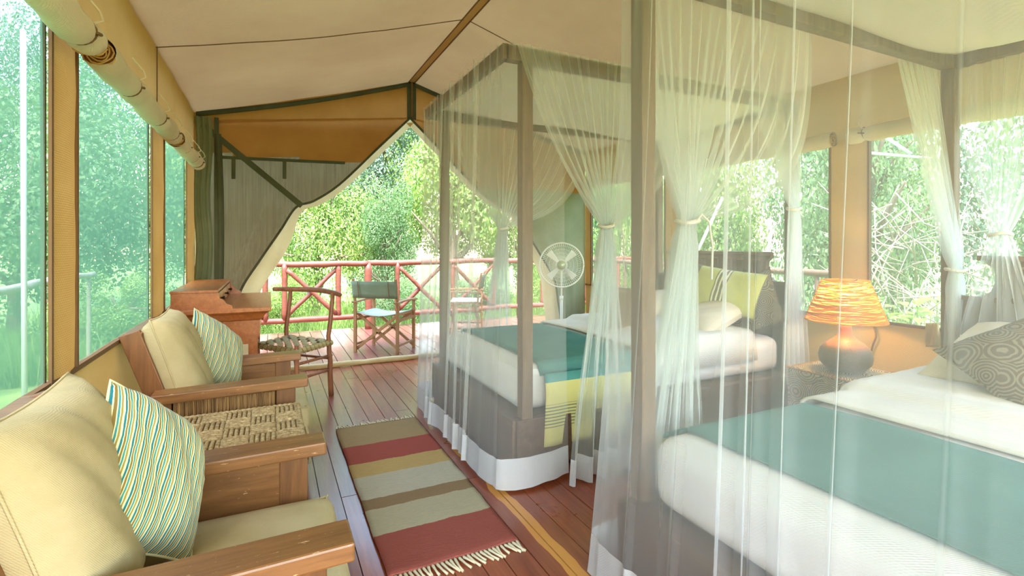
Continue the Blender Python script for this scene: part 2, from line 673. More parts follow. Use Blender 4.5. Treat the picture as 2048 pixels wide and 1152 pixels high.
def lerp(a, b, t_):
    return a + (b - a) * t_


# small smooth 1D noise made of sines
def wob(x, seed=0.0):
    return (math.sin(x * 1.7 + seed) + 0.6 * math.sin(x * 3.9 + seed * 2.3 + 1.1) + 0.35 * math.sin(x * 8.3 + seed * 1.7 + 2.7)) / 1.95


# ================================================================== TENT SHELL
XL, XR = -0.65, 3.80
YB, YF = -2.2, 5.60
RX = 1.44
ZE, ZR, ZER = 2.55, 3.13, 2.52


# floor with planks one by one
floor = structure(MB().box(XL - 0.05, XR + 0.05, YB, YF + 0.02, -0.10, -0.022).build('floor', 'dark'))
pm = MB().box(0, 1, 0, 1, -0.022, 0).mesh('plank', 'floor')
pm_s = MB().box(0, 1, 0, 1, -0.022, 0).mesh('plank', 'floor_streak')


def lay_planks(parent, x0, x1, w, y0, y1, meshes, lmin, lmax, gap=0.003, zj=0.0012, end_joints=True):
    x = x0
    i = 0
    while x < x1 - 0.01:
        ww = min(w * random.uniform(0.9, 1.1), x1 - x)
        y = y0
        first = True
        while y < y1 - 0.02:
            L = random.uniform(lmin, lmax) * (random.uniform(0.3, 1) if first else 1)
            if not end_joints or y + L > y1 - 0.5:
                L = y1 - y
            mm = meshes(x + ww / 2)
            o = bpy.data.objects.new('plank', mm)
            COL.objects.link(o)
            o.parent = parent
            o.location = (x + gap / 2, y + gap / 2, random.uniform(-zj, 0))
            o.scale = (ww - gap, L - gap, 1)
            y += L
            first = False
        x += ww
        i += 1


lay_planks(floor, XL, XR, 0.108, YB, YF, lambda x: pm_s if 0.98 < x < 1.20 else pm, 1.6, 3.4, gap=0.004)

# side walls: canvas above and below the windows, canvas strips between them
WIN_L = [(-1.9, 0.55), (0.80, 2.12), (2.36, 3.66), (4.06, 5.06)]
WIN_R = [(-1.9, 0.55), (0.80, 2.08), (2.35, 3.70), (4.10, 5.46)]


def side_wall(name, X, wins, sill, top, ze, mat_lo, mat_strip):
    mb = MB()

    def patch(y0, y1, z0, z1, nx=1, nz=1):
        mb.grid(lambda a, b: (X + 0.004 * math.sin(9 * lerp(y0, y1, a)), lerp(y0, y1, a), lerp(z0, z1, b)), nx, nz)
    patch(YB, YF, 0, sill, 40, 2)
    patch(YB, YF, top, ze + 0.03, 40, 2)
    w = structure(mb.build(name, mat_lo, smooth=True))
    ys = [YB] + [q for ab in wins for q in ab] + [YF]
    for k in range(0, len(ys), 2):
        a, b = ys[k], ys[k + 1]
        s_ = 1 if X < 1 else -1
        m2 = MB().grid(lambda p, q: (X + s_ * 0.006 + s_ * 0.010 * math.sin(PI * p) + 0.003 * wob(q * 7, k), lerp(a, b, p), lerp(sill, top, q)), 8, 12)
        m2.build('canvas_strip', mat_strip, w, smooth=True)
        for yy_ in (a, b):
            if YB < yy_ < YF:
                MB().box(X + s_ * 0.004, X + s_ * 0.014, yy_ - 0.008, yy_ + 0.008, sill, top).build('strip_binding', 'seam', w)
    MB().box(X - 0.012, X + 0.012, YB, YF, sill - 0.012, sill + 0.008).build('sill_binding', 'seam', w)
    return w


wl_ = side_wall('wall_left', XL, WIN_L, 0.84, 2.06, ZE, 'wall_canvas', 'post_canvas')
wr_ = side_wall('wall_right', XR, WIN_R, 0.76, 2.06, ZER, 'wall_canvas', 'post_canvas')
# vertical seam on the left wall above the windows
MB().box(XL + 0.004, XL + 0.009, 3.835, 3.845, 2.06, ZE).build('wall_seam', 'seam', wl_)

for n_i, (X, wins, sill, mt) in enumerate(((XL, WIN_L, 0.84, 'screen'), (XR, WIN_R, 0.76, 'screen_r'))):
    s_ = -1 if X < 1 else 1
    for k, (a, b) in enumerate(wins):
        nm = 'window_%d' % (n_i * 4 + k + 1)
        fr = structure(MB().bar((X + s_ * 0.01, a, sill), (X + s_ * 0.01, a, 2.06), 0.012, 0.012)
                       .bar((X + s_ * 0.01, b, sill), (X + s_ * 0.01, b, 2.06), 0.012, 0.012).build(nm, 'green_tape'))
        MB().grid(lambda p, q: (X + s_ * (0.008 + 0.012 * math.sin(PI * p) * math.sin(PI * q) + 0.004 * wob(p * 9 + q * 2, k)), lerp(a, b, p), lerp(sill, 2.06, q)), 14, 10).build('screen', mt, fr, smooth=True)

# unseen back wall, shaped as open screens added to bring in daylight
wbk = structure(MB().add([(XL, YB, 0), (XR, YB, 0), (XR, YB, 0.25), (XL, YB, 0.25)], [(0, 1, 2, 3)])
                .add([(XL, YB, 2.35), (XR, YB, 2.35), (XR, YB, ZER), (RX, YB, ZR), (XL, YB, ZE)], [(0, 1, 2, 3, 4)])
                .add([(1.5, YB, 0.25), (1.62, YB, 0.25), (1.62, YB, 2.35), (1.5, YB, 2.35)], [(0, 1, 2, 3)]).build('wall_back', 'wall_canvas'))
for k_, (xa_, xb_) in enumerate(((XL, 1.5), (1.62, XR))):
    MB().grid(lambda p, q: (lerp(xa_, xb_, p), YB + 0.004 * wob(p * 9 + q), lerp(0.25, 2.35, q)), 8, 8).build('added_daylight_screen', 'screen_r', wbk, smooth=True)


# ceiling: two canvas slopes that sag a little between the ridge and the eaves
def ceil_fn(xa, za, xb, zb):
    def fn(p, q):
        y = lerp(YB, YF + 0.25, q)
        sag = 0.035 * math.sin(PI * p) * (0.7 + 0.3 * math.cos(2 * PI * (y - 3.84) / 2.6))
        return (lerp(xa, xb, p), y, lerp(za, zb, p) - sag + 0.004 * wob(y * 3 + p * 4, p * 2))
    return fn


cfl, cfr = ceil_fn(XL - 0.12, ZE - 0.033, RX, ZR), ceil_fn(RX, ZR, XR + 0.12, ZER - 0.03)
ceiling = structure(MB().grid(cfl, 24, 60).grid(cfr, 24, 60).build('ceiling', 'ceiling_canvas', smooth=True))
for ys_ in (1.2, 3.84):
    for fn in (cfl, cfr):
        q = (ys_ - YB) / (YF + 0.25 - YB)
        MB().tube([Vector(fn(p / 24, q)) - Vector((0, 0, 0.004)) for p in range(25)], 0.0035, 5).build('ceiling_seam', 'seam', ceiling)
MB().box(RX - 0.03, RX + 0.03, YB, YF - 0.02, ZR - 0.012, ZR - 0.002).build('ridge_tape', 'wall_canvas', ceiling)
MB().tube([(RX + 0.035, YB, ZR - 0.015), (RX + 0.035, YF - 0.02, ZR - 0.015)], 0.006, 6).build('ridge_cord', 'seam', ceiling)
MB().tube([(RX - 0.035, YB, ZR - 0.015), (RX - 0.035, YF - 0.02, ZR - 0.015)], 0.006, 6).build('ridge_cord', 'seam', ceiling)

# ------------------------------------------------------------------ front wall: gable and two tied-back flaps
def roofz(x):
    return lerp(ZE, ZR, (x - XL) / (RX - XL)) if x < RX else lerp(ZR, ZER, (x - RX) / (XR - RX))


AP = Vector((1.42, YF, 2.74))       # apex of the opening
front = structure(MB().box(RX - 0.05, RX + 0.05, YF - 0.03, YF - 0.015, 2.70, ZR - 0.03).build('wall_front', 'green_tape'))
MB().tube([(RX, YF - 0.035, ZR - 0.02), (RX, YF - 0.035, 2.72)], 0.012, 8).build('ridge_post_cord', 'seam', front)
# green piping under the roof line
for xa, xb in ((XL + 0.02, RX), (RX, XR - 0.02)):
    mb = MB()
    mb.grid(lambda p, q: (lerp(xa, xb, p), YF - 0.02 - 0.01 * q, roofz(lerp(xa, xb, p)) - 0.035 * math.sin(PI * p) - 0.004 - 0.05 * q), 20, 2)
    mb.build('roof_piping', 'green_tape', front, smooth=True, solid=0.008)


def cr(pts, n):
    """Catmull-Rom through pts, n samples"""
    P = [Vector(p) for p in pts]
    P = [P[0] * 2 - P[1]] + P + [P[-1] * 2 - P[-2]]
    out = []
    segs = len(P) - 3
    for i in range(n):
        u = i / (n - 1) * segs
        k = min(int(u), segs - 1)
        f = u - k
        p0, p1, p2, p3 = P[k:k + 4]
        out.append(0.5 * ((2 * p1) + (-p0 + p2) * f + (2 * p0 - 5 * p1 + 4 * p2 - p3) * f * f + (-p0 + 3 * p1 - 3 * p2 + p3) * f ** 3))
    return out


# inner edge of the left flap, from apex to tie to floor, measured from the photograph
edgeL = [at_y(820, 236, YF), at_y(752, 300, YF), at_y(680, 368, YF), at_y(628, 402, YF), at_y(592, 415, YF), at_y(560, 462, YF), at_y(520, 520, YF), at_y(482, 580, YF), at_y(470, 640, YF), at_y(462, 700, YF)]
edgeL = [Vector((p.x, YF, max(p.z, 0.02))) for p in edgeL]
edgeL.append(Vector((-0.28, YF, 0.02)))
mir = lambda p: Vector((2 * RX + 0.08 - p.x if True else 0, p.y, p.z))
EL = cr(edgeL, 60)


def flap(parent, side, edge, zseam, upmat, lowmat, yoff=0.0, corner_x=None, nm=('flap_panel', 'mesh_panel'), lowfold=0.03):
    """cloth between the tent corner and the edge curve; rows follow the edge downward"""
    cx = corner_x
    nrow = len(edge)
    rows = []
    ztop = edge[0].z
    tie_i = min(range(nrow), key=lambda i: abs(edge[i].z - 1.70))
    N = 40
    for i, e in enumerate(edge):
        t_ = i / (nrow - 1)
        # the outer end of each row lies on the wall side
        zc = lerp(roofz(cx) - 0.08, 0.02, t_ ** 0.9)
        row = []
        for k in range(N + 1):
            s = k / N
            p = Vector((lerp(cx, e.x, s), YF + yoff, lerp(zc, e.z, s ** 1.0)))
            below = smoothstep(1.72, 1.2, p.z)
            amp = 0.008 + lowfold * below * s
            p.y -= amp * (0.5 + 0.5 * math.sin(s * 17 + p.z * 1.5)) + 0.03 * math.exp(-((e - p).length / 0.25) ** 2) * below
            row.append(p)
        rows.append(row)
    up = MB()
    lo = MB()
    vs = [p for r in rows for p in r]
    fu, fl = [], []
    for i in range(nrow - 1):
        for k in range(N):
            q = i * (N + 1) + k
            f = (q, q + 1, q + N + 2, q + N + 1)
            zc = sum(vs[j].z for j in f) / 4
            (fu if zc > zseam else fl).append(f)
    for mb, fs, nme, mat in ((up, fu, nm[0], upmat), (lo, fl, nm[1], lowmat)):
        used = sorted({j for f in fs for j in f})
        mp = {j: n for n, j in enumerate(used)}
        mb.add([vs[j] for j in used], [tuple(mp[j] for j in f) for f in fs])
        mb.build(nme, mat, parent, smooth=True)
    return rows


def gable_fill(parent, x0, edge0, mat, sgn):
    """cloth between the roof line and the first row of the flap (corner to apex)"""
    def fn(p, q):
        x = lerp(x0, AP.x, p)
        zt = roofz(x) + 0.02
        zb = lerp(roofz(x0) - 0.08, AP.z, p) - 0.03
        return (x, YF - 0.004 * math.sin(6 * p + q), lerp(zb, zt, q))
    MB().grid(fn, 30, 6).build('gable_panel', mat, parent, smooth=True)


gable_fill(front, XL - 0.01, None, 'gable_canvas', 1)
gable_fill(front, XR - 0.02, None, 'gable_canvas', -1)

lf = thing('door_flap', 'ochre canvas and dark mesh door flap tied back behind the desk', 'door flap', (XL + 0.1, YF, 0))
flap(lf, 'L', EL, 2.16, 'gable_canvas', 'flap_mesh', -0.01, XL - 0.01)
MB().tube([p + Vector((0, -0.03, 0)) for p in EL], 0.013, 6).build('edge_binding', 'green_tape', lf, smooth=True)
# straps and small toggles
tie = at_y(604, 412, YF - 0.05)
MB().bar(at_y(404, 248, YF - 0.05), tie, 0.012, 0.055, (0, -1, 0)).build('strap', 'green_tape', lf)
a0, a1 = at_y(404, 248, YF - 0.05), tie
lf.children[-1].data = MB().bar(a0, a1, 0.055, 0.006, (0, -1, 0)).mesh('strap', 'green_tape')
MB().bar(at_y(433, 235, YF - 0.04), at_y(433, 560, YF - 0.06), 0.04, 0.005, (0, -1, 0)).build('strap', 'green_tape', lf)
MB().bar(at_y(432, 314, YF - 0.04), at_y(690, 326, YF - 0.04), 0.03, 0.005, (0, -1, 0)).build('seam_tape', 'green_tape', lf)
for u_ in (467, 569):
    MB().bar(at_y(u_, 318, YF - 0.05), at_y(u_, 358, YF - 0.055), 0.035, 0.005, (0, -1, 0)).build('toggle_strap', 'green_tape', lf)
# gathered corner tube of the flap
mb = MB()
mb.grid(lambda p, q: (XL + 0.01 + 0.14 * p + 0.012 * math.sin(q * 14), YF - 0.05 - 0.035 * math.sin(PI * p * 3) ** 2, lerp(roofz(XL) - 0.05, 0.3, q)), 14, 24)
mb.build('corner_gather', 'flap_green', lf, smooth=True)
MB().grid(lambda p, q: (XL + 0.17 + 0.06 * p + 0.05 * q * (1 - q) * 2, YF - 0.045 - 0.03 * math.sin(PI * p), lerp(2.35, 0.4, q)), 8, 20).build('corner_gather', 'green_tape', lf, smooth=True)

# cream outer flap just outside, tied back the same way
lo_ = thing('storm_flap', 'cream outer canvas flap tied back at the left of the doorway', 'door flap', (XL + 0.1, YF + 0.1, 0), 'cream outer door flaps')
EO = [Vector((p.x + 0.07 + 0.10 * smoothstep(1.7, 1.2, p.z), YF + 0.08, p.z - 0.03)) for p in EL]
flap(lo_, 'L', EO, -9, 'cream_canvas', 'cream_canvas', 0.08, XL + 0.0, ('flap_panel', 'flap_lower'))
# right side, mirrored
ER = [Vector((2 * AP.x - p.x + 0.0, YF, p.z)) for p in EL]
ER = [Vector((AP.x + (p.x - AP.x) * 1.12, p.y, p.z)) for p in ER]
rf = thing('door_flap', 'grey green canvas door flap tied back behind the white pedestal fan', 'door flap', (XR - 0.1, YF, 0))
flap(rf, 'R', ER, 1.98, 'gable_canvas', 'flap_green', -0.01, XR - 0.02, ('flap_panel', 'lower_panel'))
MB().tube([p + Vector((0, -0.03, 0)) for p in ER], 0.013, 6).build('edge_binding', 'green_tape', rf, smooth=True)
ro_ = thing('storm_flap', 'cream outer canvas flap tied back at the right of the doorway', 'door flap', (XR - 0.1, YF + 0.1, 0), 'cream outer door flaps')
EOR = [Vector((p.x - 0.06 - 0.12 * smoothstep(1.6, 0.6, p.z), YF + 0.08, p.z)) for p in ER]
flap(ro_, 'R', EOR, -9, 'cream_canvas', 'cream_canvas', 0.08, XR, ('flap_panel', 'flap_lower'))

# threshold roll across the doorway
pts = [(lerp(XL + 0.02, XR - 0.02, i / 40), YF - 0.05 + 0.012 * wob(i * 0.6), 0.028 + 0.004 * wob(i * 0.9, 2)) for i in range(41)]
structure(MB().tube(pts, [0.028 + 0.004 * wob(i * 0.7, 1) for i in range(41)], 10).build('trim_1', 'cream_canvas', smooth=True))

# ------------------------------------------------------------------ rolled-up window blinds along the left and right walls
def blind_roll(y0, y1, X, z, label, group, s_=1, rad=0.055):
    o = thing('rolled_blind', label, 'blind', (X, (y0 + y1) / 2, z), group)
    n = 46
    pts, rs = [], []
    ties = [lerp(y0, y1, q) for q in (0.28, 0.66, 0.93)]
    for i in range(n + 1):
        y = lerp(y0, y1, i / n)
        r_ = rad * (1 + 0.06 * wob(y * 9, y0))
        for ty in ties:
            r_ -= rad * 0.30 * math.exp(-((y - ty) / 0.022) ** 2)
        z_ = z + 0.006 * wob(y * 5, y0)
        pts.append((X + 0.004 * wob(y * 6, 3), y, z_))
        rs.append(r_)
    MB().tube(pts, rs, 20, cap=False).build('roll', 'roll_canvas', o, smooth=True)
    for ty in ties:
        ring = []
        for k in range(17):
            a = 2 * PI * k / 16
            ring.append((X + (rad * 0.84) * math.cos(a), ty + 0.008 * math.sin(a), z + (rad * 0.84) * math.sin(a)))
        MB().tube(ring, 0.004, 5).build('tie_loop', 'seam', o)
        MB().tube([(X + s_ * rad * 0.7, ty, z + rad * 0.6), (X + s_ * rad * 1.1, ty + 0.01, z + rad * 0.9), (X + s_ * rad * 0.9, ty + 0.02, z + rad * 1.5), (X + s_ * 0.01, ty + 0.01, z + rad * 2.4)], 0.0035, 5).build('tie_cord', 'roll_canvas', o)
        MB().tube([(X + s_ * rad * 0.95, ty - 0.018, z - 0.004), (X + s_ * rad * 0.95, ty + 0.022, z + 0.004)], [0.005, 0.006], 6).build('toggle', 'seam', o)
    for ye, dr in ((y0, 1), (y1, -1)):
        sp_ = []
        for k in range(75):
            a = k * 0.42
            rr = rad * (0.12 + 0.84 * k / 74)
            rr *= 1 + 0.08 * math.sin(a * 3.3)
            sp_.append((X + rr * math.cos(a), ye + dr * 0.004, z + rr * math.sin(a)))
        MB().tube(sp_, 0.0028, 4).build('roll_edge', 'wall_canvas', o)
        MB().tube([(X, ye + dr * 0.010, z), (X, ye + dr * 0.016, z)], rad * 0.9, 16).build('roll_core', 'roll_end', o)
    return o


blind_roll(0.85, 2.20, XL + 0.085, 2.00, 'nearest rolled cream canvas blind at the top left corner of the picture', 'rolled blinds over the left windows')
blind_roll(2.30, 3.90, XL + 0.085, 2.00, 'longest rolled cream blind over the middle left window', 'rolled blinds over the left windows')
blind_roll(3.98, 5.14, XL + 0.085, 2.00, 'farthest rolled cream blind ending beside the brown door flap', 'rolled blinds over the left windows')
blind_roll(0.70, 2.16, XR - 0.085, 2.06, 'rolled canvas blind over the window right of the lit lamp', 'rolled blinds over the right windows', -1)
blind_roll(2.28, 3.78, XR - 0.085, 2.06, 'rolled canvas blind over the right wall window left of the lit lamp', 'rolled blinds over the right windows', -1)
blind_roll(4.02, 5.45, XR - 0.085, 2.06, 'rolled canvas blind over the window beside the white fan', 'rolled blinds over the right windows', -1)

# ================================================================== ARMCHAIRS
def cushion_mesh(w, h, t_, nu=26, nv=26, pinch=0.10, wr=0.006, seed=0.0, p=2.6, mat='beige', seam=True, slump=0.0):
    """pillow in the XY plane, thickness along Z, centred"""
    mb = MB()

    def side(sg):
        def fn(a, b):
            x, y = a * 2 - 1, b * 2 - 1
            edge = (1 - abs(x) ** p) * (1 - abs(y) ** p)
            th = max(edge, 0) ** 0.5
            cx = x * (1 - pinch * (1 - y * y) * abs(x) ** 2)
            cyy = y * (1 - pinch * (1 - x * x) * abs(y) ** 2)
            z = sg * t_ / 2 * th
            z += wr * th * sg * (wob(x * 5 + y * 3, seed) + 0.8 * wob(math.atan2(y, x) * 5, seed + 2) * (x * x + y * y) / 2)
            sl = slump * ((x + 1) / 2 * (y + 1) / 2) ** 2
            return (cx * w / 2 - sl * w * 0.45, cyy * h / 2 - sl * h, z)
        return fn
    mb.grid(side(1), nu, nv, uv=True)
    b0 = len(mb.v)
    mb.grid(side(-1), nu, nv, uv=True)
    mb.f = mb.f[:nu * nv] + [f[::-1] for f in mb.f[nu * nv:]]
    return mb


def cushion(name, label, cat, w, h, t_, loc, rot, mat, group=None, parent=None, piping=True, **kw):
    mb = cushion_mesh(w, h, t_, mat=mat, **kw)
    o = mb.build(name, mat, None, smooth=True)
    o.location = loc
    o.rotation_euler = rot
    tag(o, label, cat, group)
    if piping:
        pin = kw.get('pinch', 0.10)
        ring = []
        m_n = 14
        cs = [(-1, -1), (1, -1), (1, 1), (-1, 1), (-1, -1)]
        for (xa, ya), (xb, yb) in zip(cs, cs[1:]):
            for k in range(m_n):
                x, y = lerp(xa, xb, k / m_n), lerp(ya, yb, k / m_n)
                sl = kw.get('slump', 0.0) * ((x + 1) / 2 * (y + 1) / 2) ** 2
                ring.append((-sl * w * 0.45 + x * (1 - pin * (1 - y * y) * abs(x) ** 2) * w / 2, y * (1 - pin * (1 - x * x) * abs(y) ** 2) * h / 2 - sl * h, 0))
        ring.append(ring[0])
        so = MB().tube(ring, 0.004, 5, cap=False).build('seam', mat, None, smooth=True)
        so.parent = o
    return o


def rounded_slab(x0, x1, y0, y1, z0, z1, r=0.05, n=18, dome=0.01, seed=0.0, wr=0.004):
    """box cushion with rounded edges: superellipse shell"""
    mb = MB()
    cx, cy_, cz = (x0 + x1) / 2, (y0 + y1) / 2, (z0 + z1) / 2
    hx, hy, hz = (x1 - x0) / 2, (y1 - y0) / 2, (z1 - z0) / 2

    def proj(d):
        q = Vector((d.x * hx, d.y * hy, d.z * hz))
        inner = Vector((max(min(q.x, hx - r), -(hx - r)), max(min(q.y, hy - r), -(hy - r)), max(min(q.z, hz - r), -(hz - r))))
        v = q - inner
        if v.length > 1e-6:
            q = inner + v.normalized() * min(v.length, r)
        return q
    faces = [((1, 0, 0), (0, 1, 0), (0, 0, 1)), ((-1, 0, 0), (0, 0, 1), (0, 1, 0)), ((0, 1, 0), (0, 0, 1), (1, 0, 0)), ((0, -1, 0), (1, 0, 0), (0, 0, 1)), ((0, 0, 1), (1, 0, 0), (0, 1, 0)), ((0, 0, -1), (0, 1, 0), (1, 0, 0))]

    def remap(a, h):
        # more samples near the edges
        a = a * 2 - 1
        return math.copysign(abs(a) ** 0.6, a)
    for nrm, ua, va in faces:
        nrm, ua, va = Vector(nrm), Vector(ua), Vector(va)

        def fn(a, b):
            d = nrm + ua * remap(a, 1) + va * remap(b, 1)
            q = proj(d)
            if q.z > 0 and hz > 0:
                k = max(0, 1 - (q.x / hx) ** 2) * max(0, 1 - (q.y / hy) ** 2)
                q.z += dome * k * (q.z / hz) + wr * wob(q.x * 9 + q.y * 5, seed) * k
            return (cx + q.x, cy_ + q.y, cz + q.z)
        mb.grid(fn, n, n)
    return mb


def armchair(y0, label, ylab):
    o = thing('armchair', label, 'armchair', (-0.2, y0 + 0.39, 0), 'wooden armchairs along the left wall')
    y1 = y0 + 0.78
    xf = 0.18
    for yy_ in (y0, y1 - 0.12):
        a = MB()
        a.prism([(-0.50, 0.545), (xf, 0.555), (xf, 0.60), (-0.50, 0.592)], 'y', yy_, yy_ + 0.12)
        a.build('armrest', 'chair_wood', o, bevel=0.006)
    for side, yy_ in ((0, y0 + 0.02), (1, y1 - 0.10)):
        MB().box(0.03, 0.12, yy_, yy_ + 0.08, 0, 0.553).build('leg', 'chair_wood_z', o, bevel=0.004)
        MB().box(-0.50, -0.42, yy_, yy_ + 0.08, 0, 0.545).build('leg', 'chair_wood_z', o, bevel=0.004)
        inner = yy_ + (0.05 if side == 0 else 0.005)
        MB().box(-0.42, 0.03, inner, inner + 0.02, 0.14, 0.545).build('side_panel', 'chair_wood', o)
        outer = yy_ + (0.012 if side == 0 else 0.05)
        # woven cane strands on the outer side
        mb = MB()
        n = 56
        for k in range(n):
            x = lerp(-0.415, 0.025, (k + 0.5) / n)
            mb.tube([(x, outer + 0.009, 0.15), (x + 0.002 * (-1) ** k, outer + 0.005, 0.33), (x, outer + 0.009, 0.54)], 0.0044, 5, cap=False)
        tag(mb.build('woven_cane', 'cane', o, smooth=True), kind='stuff')
        MB().box(-0.42, 0.03, yy_ + 0.01, yy_ + 0.07, 0.12, 0.16).build('lower_rail', 'chair_wood', o)
    MB().box(-0.42, 0.10, y0 + 0.10, y1 - 0.10, 0.22, 0.27).build('seat_deck', 'chair_wood', o)
    MB().box(0.07, 0.115, y0 + 0.10, y1 - 0.10, 0.16, 0.27).build('front_rail', 'chair_wood', o, bevel=0.004)
    # raked back frame
    rk = [(-0.395, 0.26), (-0.60, 0.875)]
    dirv = Vector((rk[1][0] - rk[0][0], 0, rk[1][1] - rk[0][1])).normalized()
    for yy_ in (y0 + 0.125, y1 - 0.155):
        MB().bar((rk[0][0], yy_, rk[0][1]), (rk[1][0], yy_, rk[1][1]), 0.035, 0.085, (1, 0, 0)).build('back_stile', 'chair_wood_z', o, bevel=0.004)
    MB().bar((-0.585, y0 + 0.11, 0.85), (-0.585, y1 - 0.14, 0.85), 0.075, 0.05, (0, 0, 1)).build('top_rail', 'chair_wood', o, bevel=0.005)
    MB().bar((-0.43, y0 + 0.14, 0.34), (-0.43, y1 - 0.17, 0.34), 0.04, 0.07, (0, 0, 1)).build('back_rail', 'chair_wood', o)
    for k in range(5):
        yk = lerp(y0 + 0.20, y1 - 0.23, k / 4)
        MB().bar((-0.445, yk, 0.37), (-0.585, yk, 0.83), 0.05, 0.014, (1, 0, 0)).build('back_slat', 'chair_wood_z', o)
    return o


armchair(1.215, 'nearest wooden armchair at the lower left with scratched wide armrests', 'near')
armchair(2.81, 'farther wooden armchair between the rope ottoman and the desk', 'far')
for y0, w1, w2 in ((1.215, 'nearest armchair', 'lower left'), (2.81, 'farther armchair', 'beside the desk')):
    sc_ = rounded_slab(-0.40, 0.20, y0 + 0.125, y0 + 0.655, 0.272, 0.425, r=0.045, n=14, dome=0.018, seed=y0)
    # the front of the seat cushion rolls down over the rail
    o = sc_.build('seat_cushion', 'beige', None, smooth=True)
    tag(o, 'beige linen seat cushion on the %s' % w1, 'cushion', 'beige seat cushions')
    ring = [(-0.37, y0 + 0.128, 0.41), (0.13, y0 + 0.13, 0.41), (0.178, y0 + 0.165, 0.412), (0.178, y0 + 0.615, 0.412), (0.13, y0 + 0.65, 0.41), (-0.37, y0 + 0.652, 0.41)]
    p_ = MB().tube(cr(ring, 40), 0.004, 5).build('piping', 'beige', None, smooth=True)
    p_.parent = o
    sk = MB().grid(lambda a, b: (0.165 + 0.03 * math.sin(PI * b * 0.6) + 0.006 * math.sin(a * 24), lerp(y0 + 0.13, y0 + 0.65, a), lerp(0.35, 0.10, b)), 30, 8).build('front_drop', 'beige', None, smooth=True, solid=0.01)
    sk.parent = o
    cushion('back_cushion', 'plain beige linen back cushion on the %s' % w1, 'cushion', 0.52, 0.56, 0.22, (-0.435, y0 + 0.36, 0.665),
            Matrix(((0, -math.sin(0.30), math.cos(0.30)), (1, 0, 0), (0, math.cos(0.30), math.sin(0.30)))).to_euler(), 'beige', 'beige back cushions', pinch=0.05, wr=0.010, seed=y0, p=4)


def frame_rot(normal, up, spin=0.0):
    """rotation whose local Z is normal, local Y towards up, spun in its plane"""
    z = Vector(normal).normalized()
    y = Vector(up)
    y = (y - z * y.dot(z)).normalized()
    x = y.cross(z)
    m = Matrix((x, y, z)).transposed() @ Matrix.Rotation(spin, 3, 'Z')
    return m.to_euler()


def axes_rot(a, b):
    x = Vector(a).normalized()
    y = Vector(b)
    y = (y - x * y.dot(x)).normalized()
    return Matrix((x, y, x.cross(y))).transposed().to_euler()


cushion('striped_cushion', 'blue green striped cushion leaning in the nearest armchair', 'cushion', 0.33, 0.44, 0.19, at_d(300, 942, 1.38),
        axes_rot((0.30, 0.19, -0.20), (-0.06, 0.2, 0.36)), 'stripe', 'striped scatter cushions', wr=0.009, seed=1, slump=0.26)
cushion('striped_cushion', 'blue green striped cushion leaning in the farther armchair by the desk', 'cushion', 0.37, 0.44, 0.18, at_d(433, 704, 2.95),
        axes_rot((0.30, 0.19, -0.20), (-0.06, 0.2, 0.36)), 'stripe', 'striped scatter cushions', wr=0.009, seed=4, slump=0.22)

# ================================================================== ROPE OTTOMAN
ott = thing('rope_ottoman', 'square ottoman woven in checkered twisted rope between two armchairs', 'ottoman', (-0.12, 2.42, 0))
OX0, OX1, OY0, OY1, OZ = -0.38, 0.125, 2.13, 2.73, 0.50
rounded_slab(OX0 + 0.012, OX1 - 0.012, OY0 + 0.012, OY1 - 0.012, 0.02, OZ - 0.012, r=0.03, n=8, dome=0).build('core', 'cane', ott, smooth=True)


def rope_block(w, h):
    """a block of twisted strands lying in XY, strands along X; w x h, proud of z=0"""
    mb = MB()
    n = 5
    for k in range(n):
        y = -h / 2 + (k + 0.5) * h / n
        rr = h / n * 0.47
        pts, rs = [], []
        m = 13
        for i in range(m):
            f = i / (m - 1)
            pts.append((-w / 2 + w * f, y + 0.0012 * (-1) ** i, -0.004 + 0.008 * math.sin(PI * f) ** 0.5))
            rs.append(rr * (0.80 + 0.28 * (i % 2)))
        mb.tube(pts, rs, 6)
    return mb.mesh('woven_block', 'rope', smooth=True)


rot_tilt = 0
nb_x, nb_y, nb_z = 5, 5, 4
bw, bh, bz = (OX1 - OX0) / nb_x, (OY1 - OY0) / nb_y, (OZ - 0.03) / nb_z
blk = {}


def place_block(w, h, loc, ex, ey, ez):
    key = (round(w, 3), round(h, 3))
    if key not in blk:
        blk[key] = rope_block(w, h)
    b = bpy.data.objects.new('woven_block', blk[key])
    COL.objects.link(b)
    b.parent = ott
    b.matrix_parent_inverse = Matrix.Translation(-ott.location)
    mt = Matrix((ex, ey, ez)).transposed().to_4x4()
    b.matrix_basis = Matrix.Translation(loc) @ mt


EX, EY, EZ = Vector((1, 0, 0)), Vector((0, 1, 0)), Vector((0, 0, 1))
for i in range(nb_x):
    for j in range(nb_y):
        c = Vector((OX0 + (i + 0.5) * bw, OY0 + (j + 0.5) * bh, OZ - 0.008))
        # soft corners
        if (i + j) % 2:
            place_block(bw, bh, c, EX, EY, EZ)
        else:
            place_block(bh, bw, c, EY, -EX, EZ)
for i in range(nb_x):
    for k in range(nb_z):
        z = OZ - (k + 0.5) * bz - 0.012
        for yq, ny in ((OY0 + 0.006, -EY), (OY1 - 0.006, EY)):
            c = Vector((OX0 + (i + 0.5) * bw, yq, z))
            ex = ny.cross(EZ)
            if (i + k) % 2:
                place_block(bw, bz, c, -ex, EZ, ny)
            else:
                place_block(bz, bw, c, EZ, ex, ny)
for j in range(nb_y):
    for k in range(nb_z):
        z = OZ - (k + 0.5) * bz - 0.012
        for xq, nx in ((OX1 - 0.006, EX),):
            c = Vector((xq, OY0 + (j + 0.5) * bh, z))
            ex = nx.cross(EZ)
            if (j + k) % 2:
                place_block(bh, bz, c, -ex, EZ, nx)
            else:
                place_block(bz, bh, c, EZ, ex, nx)
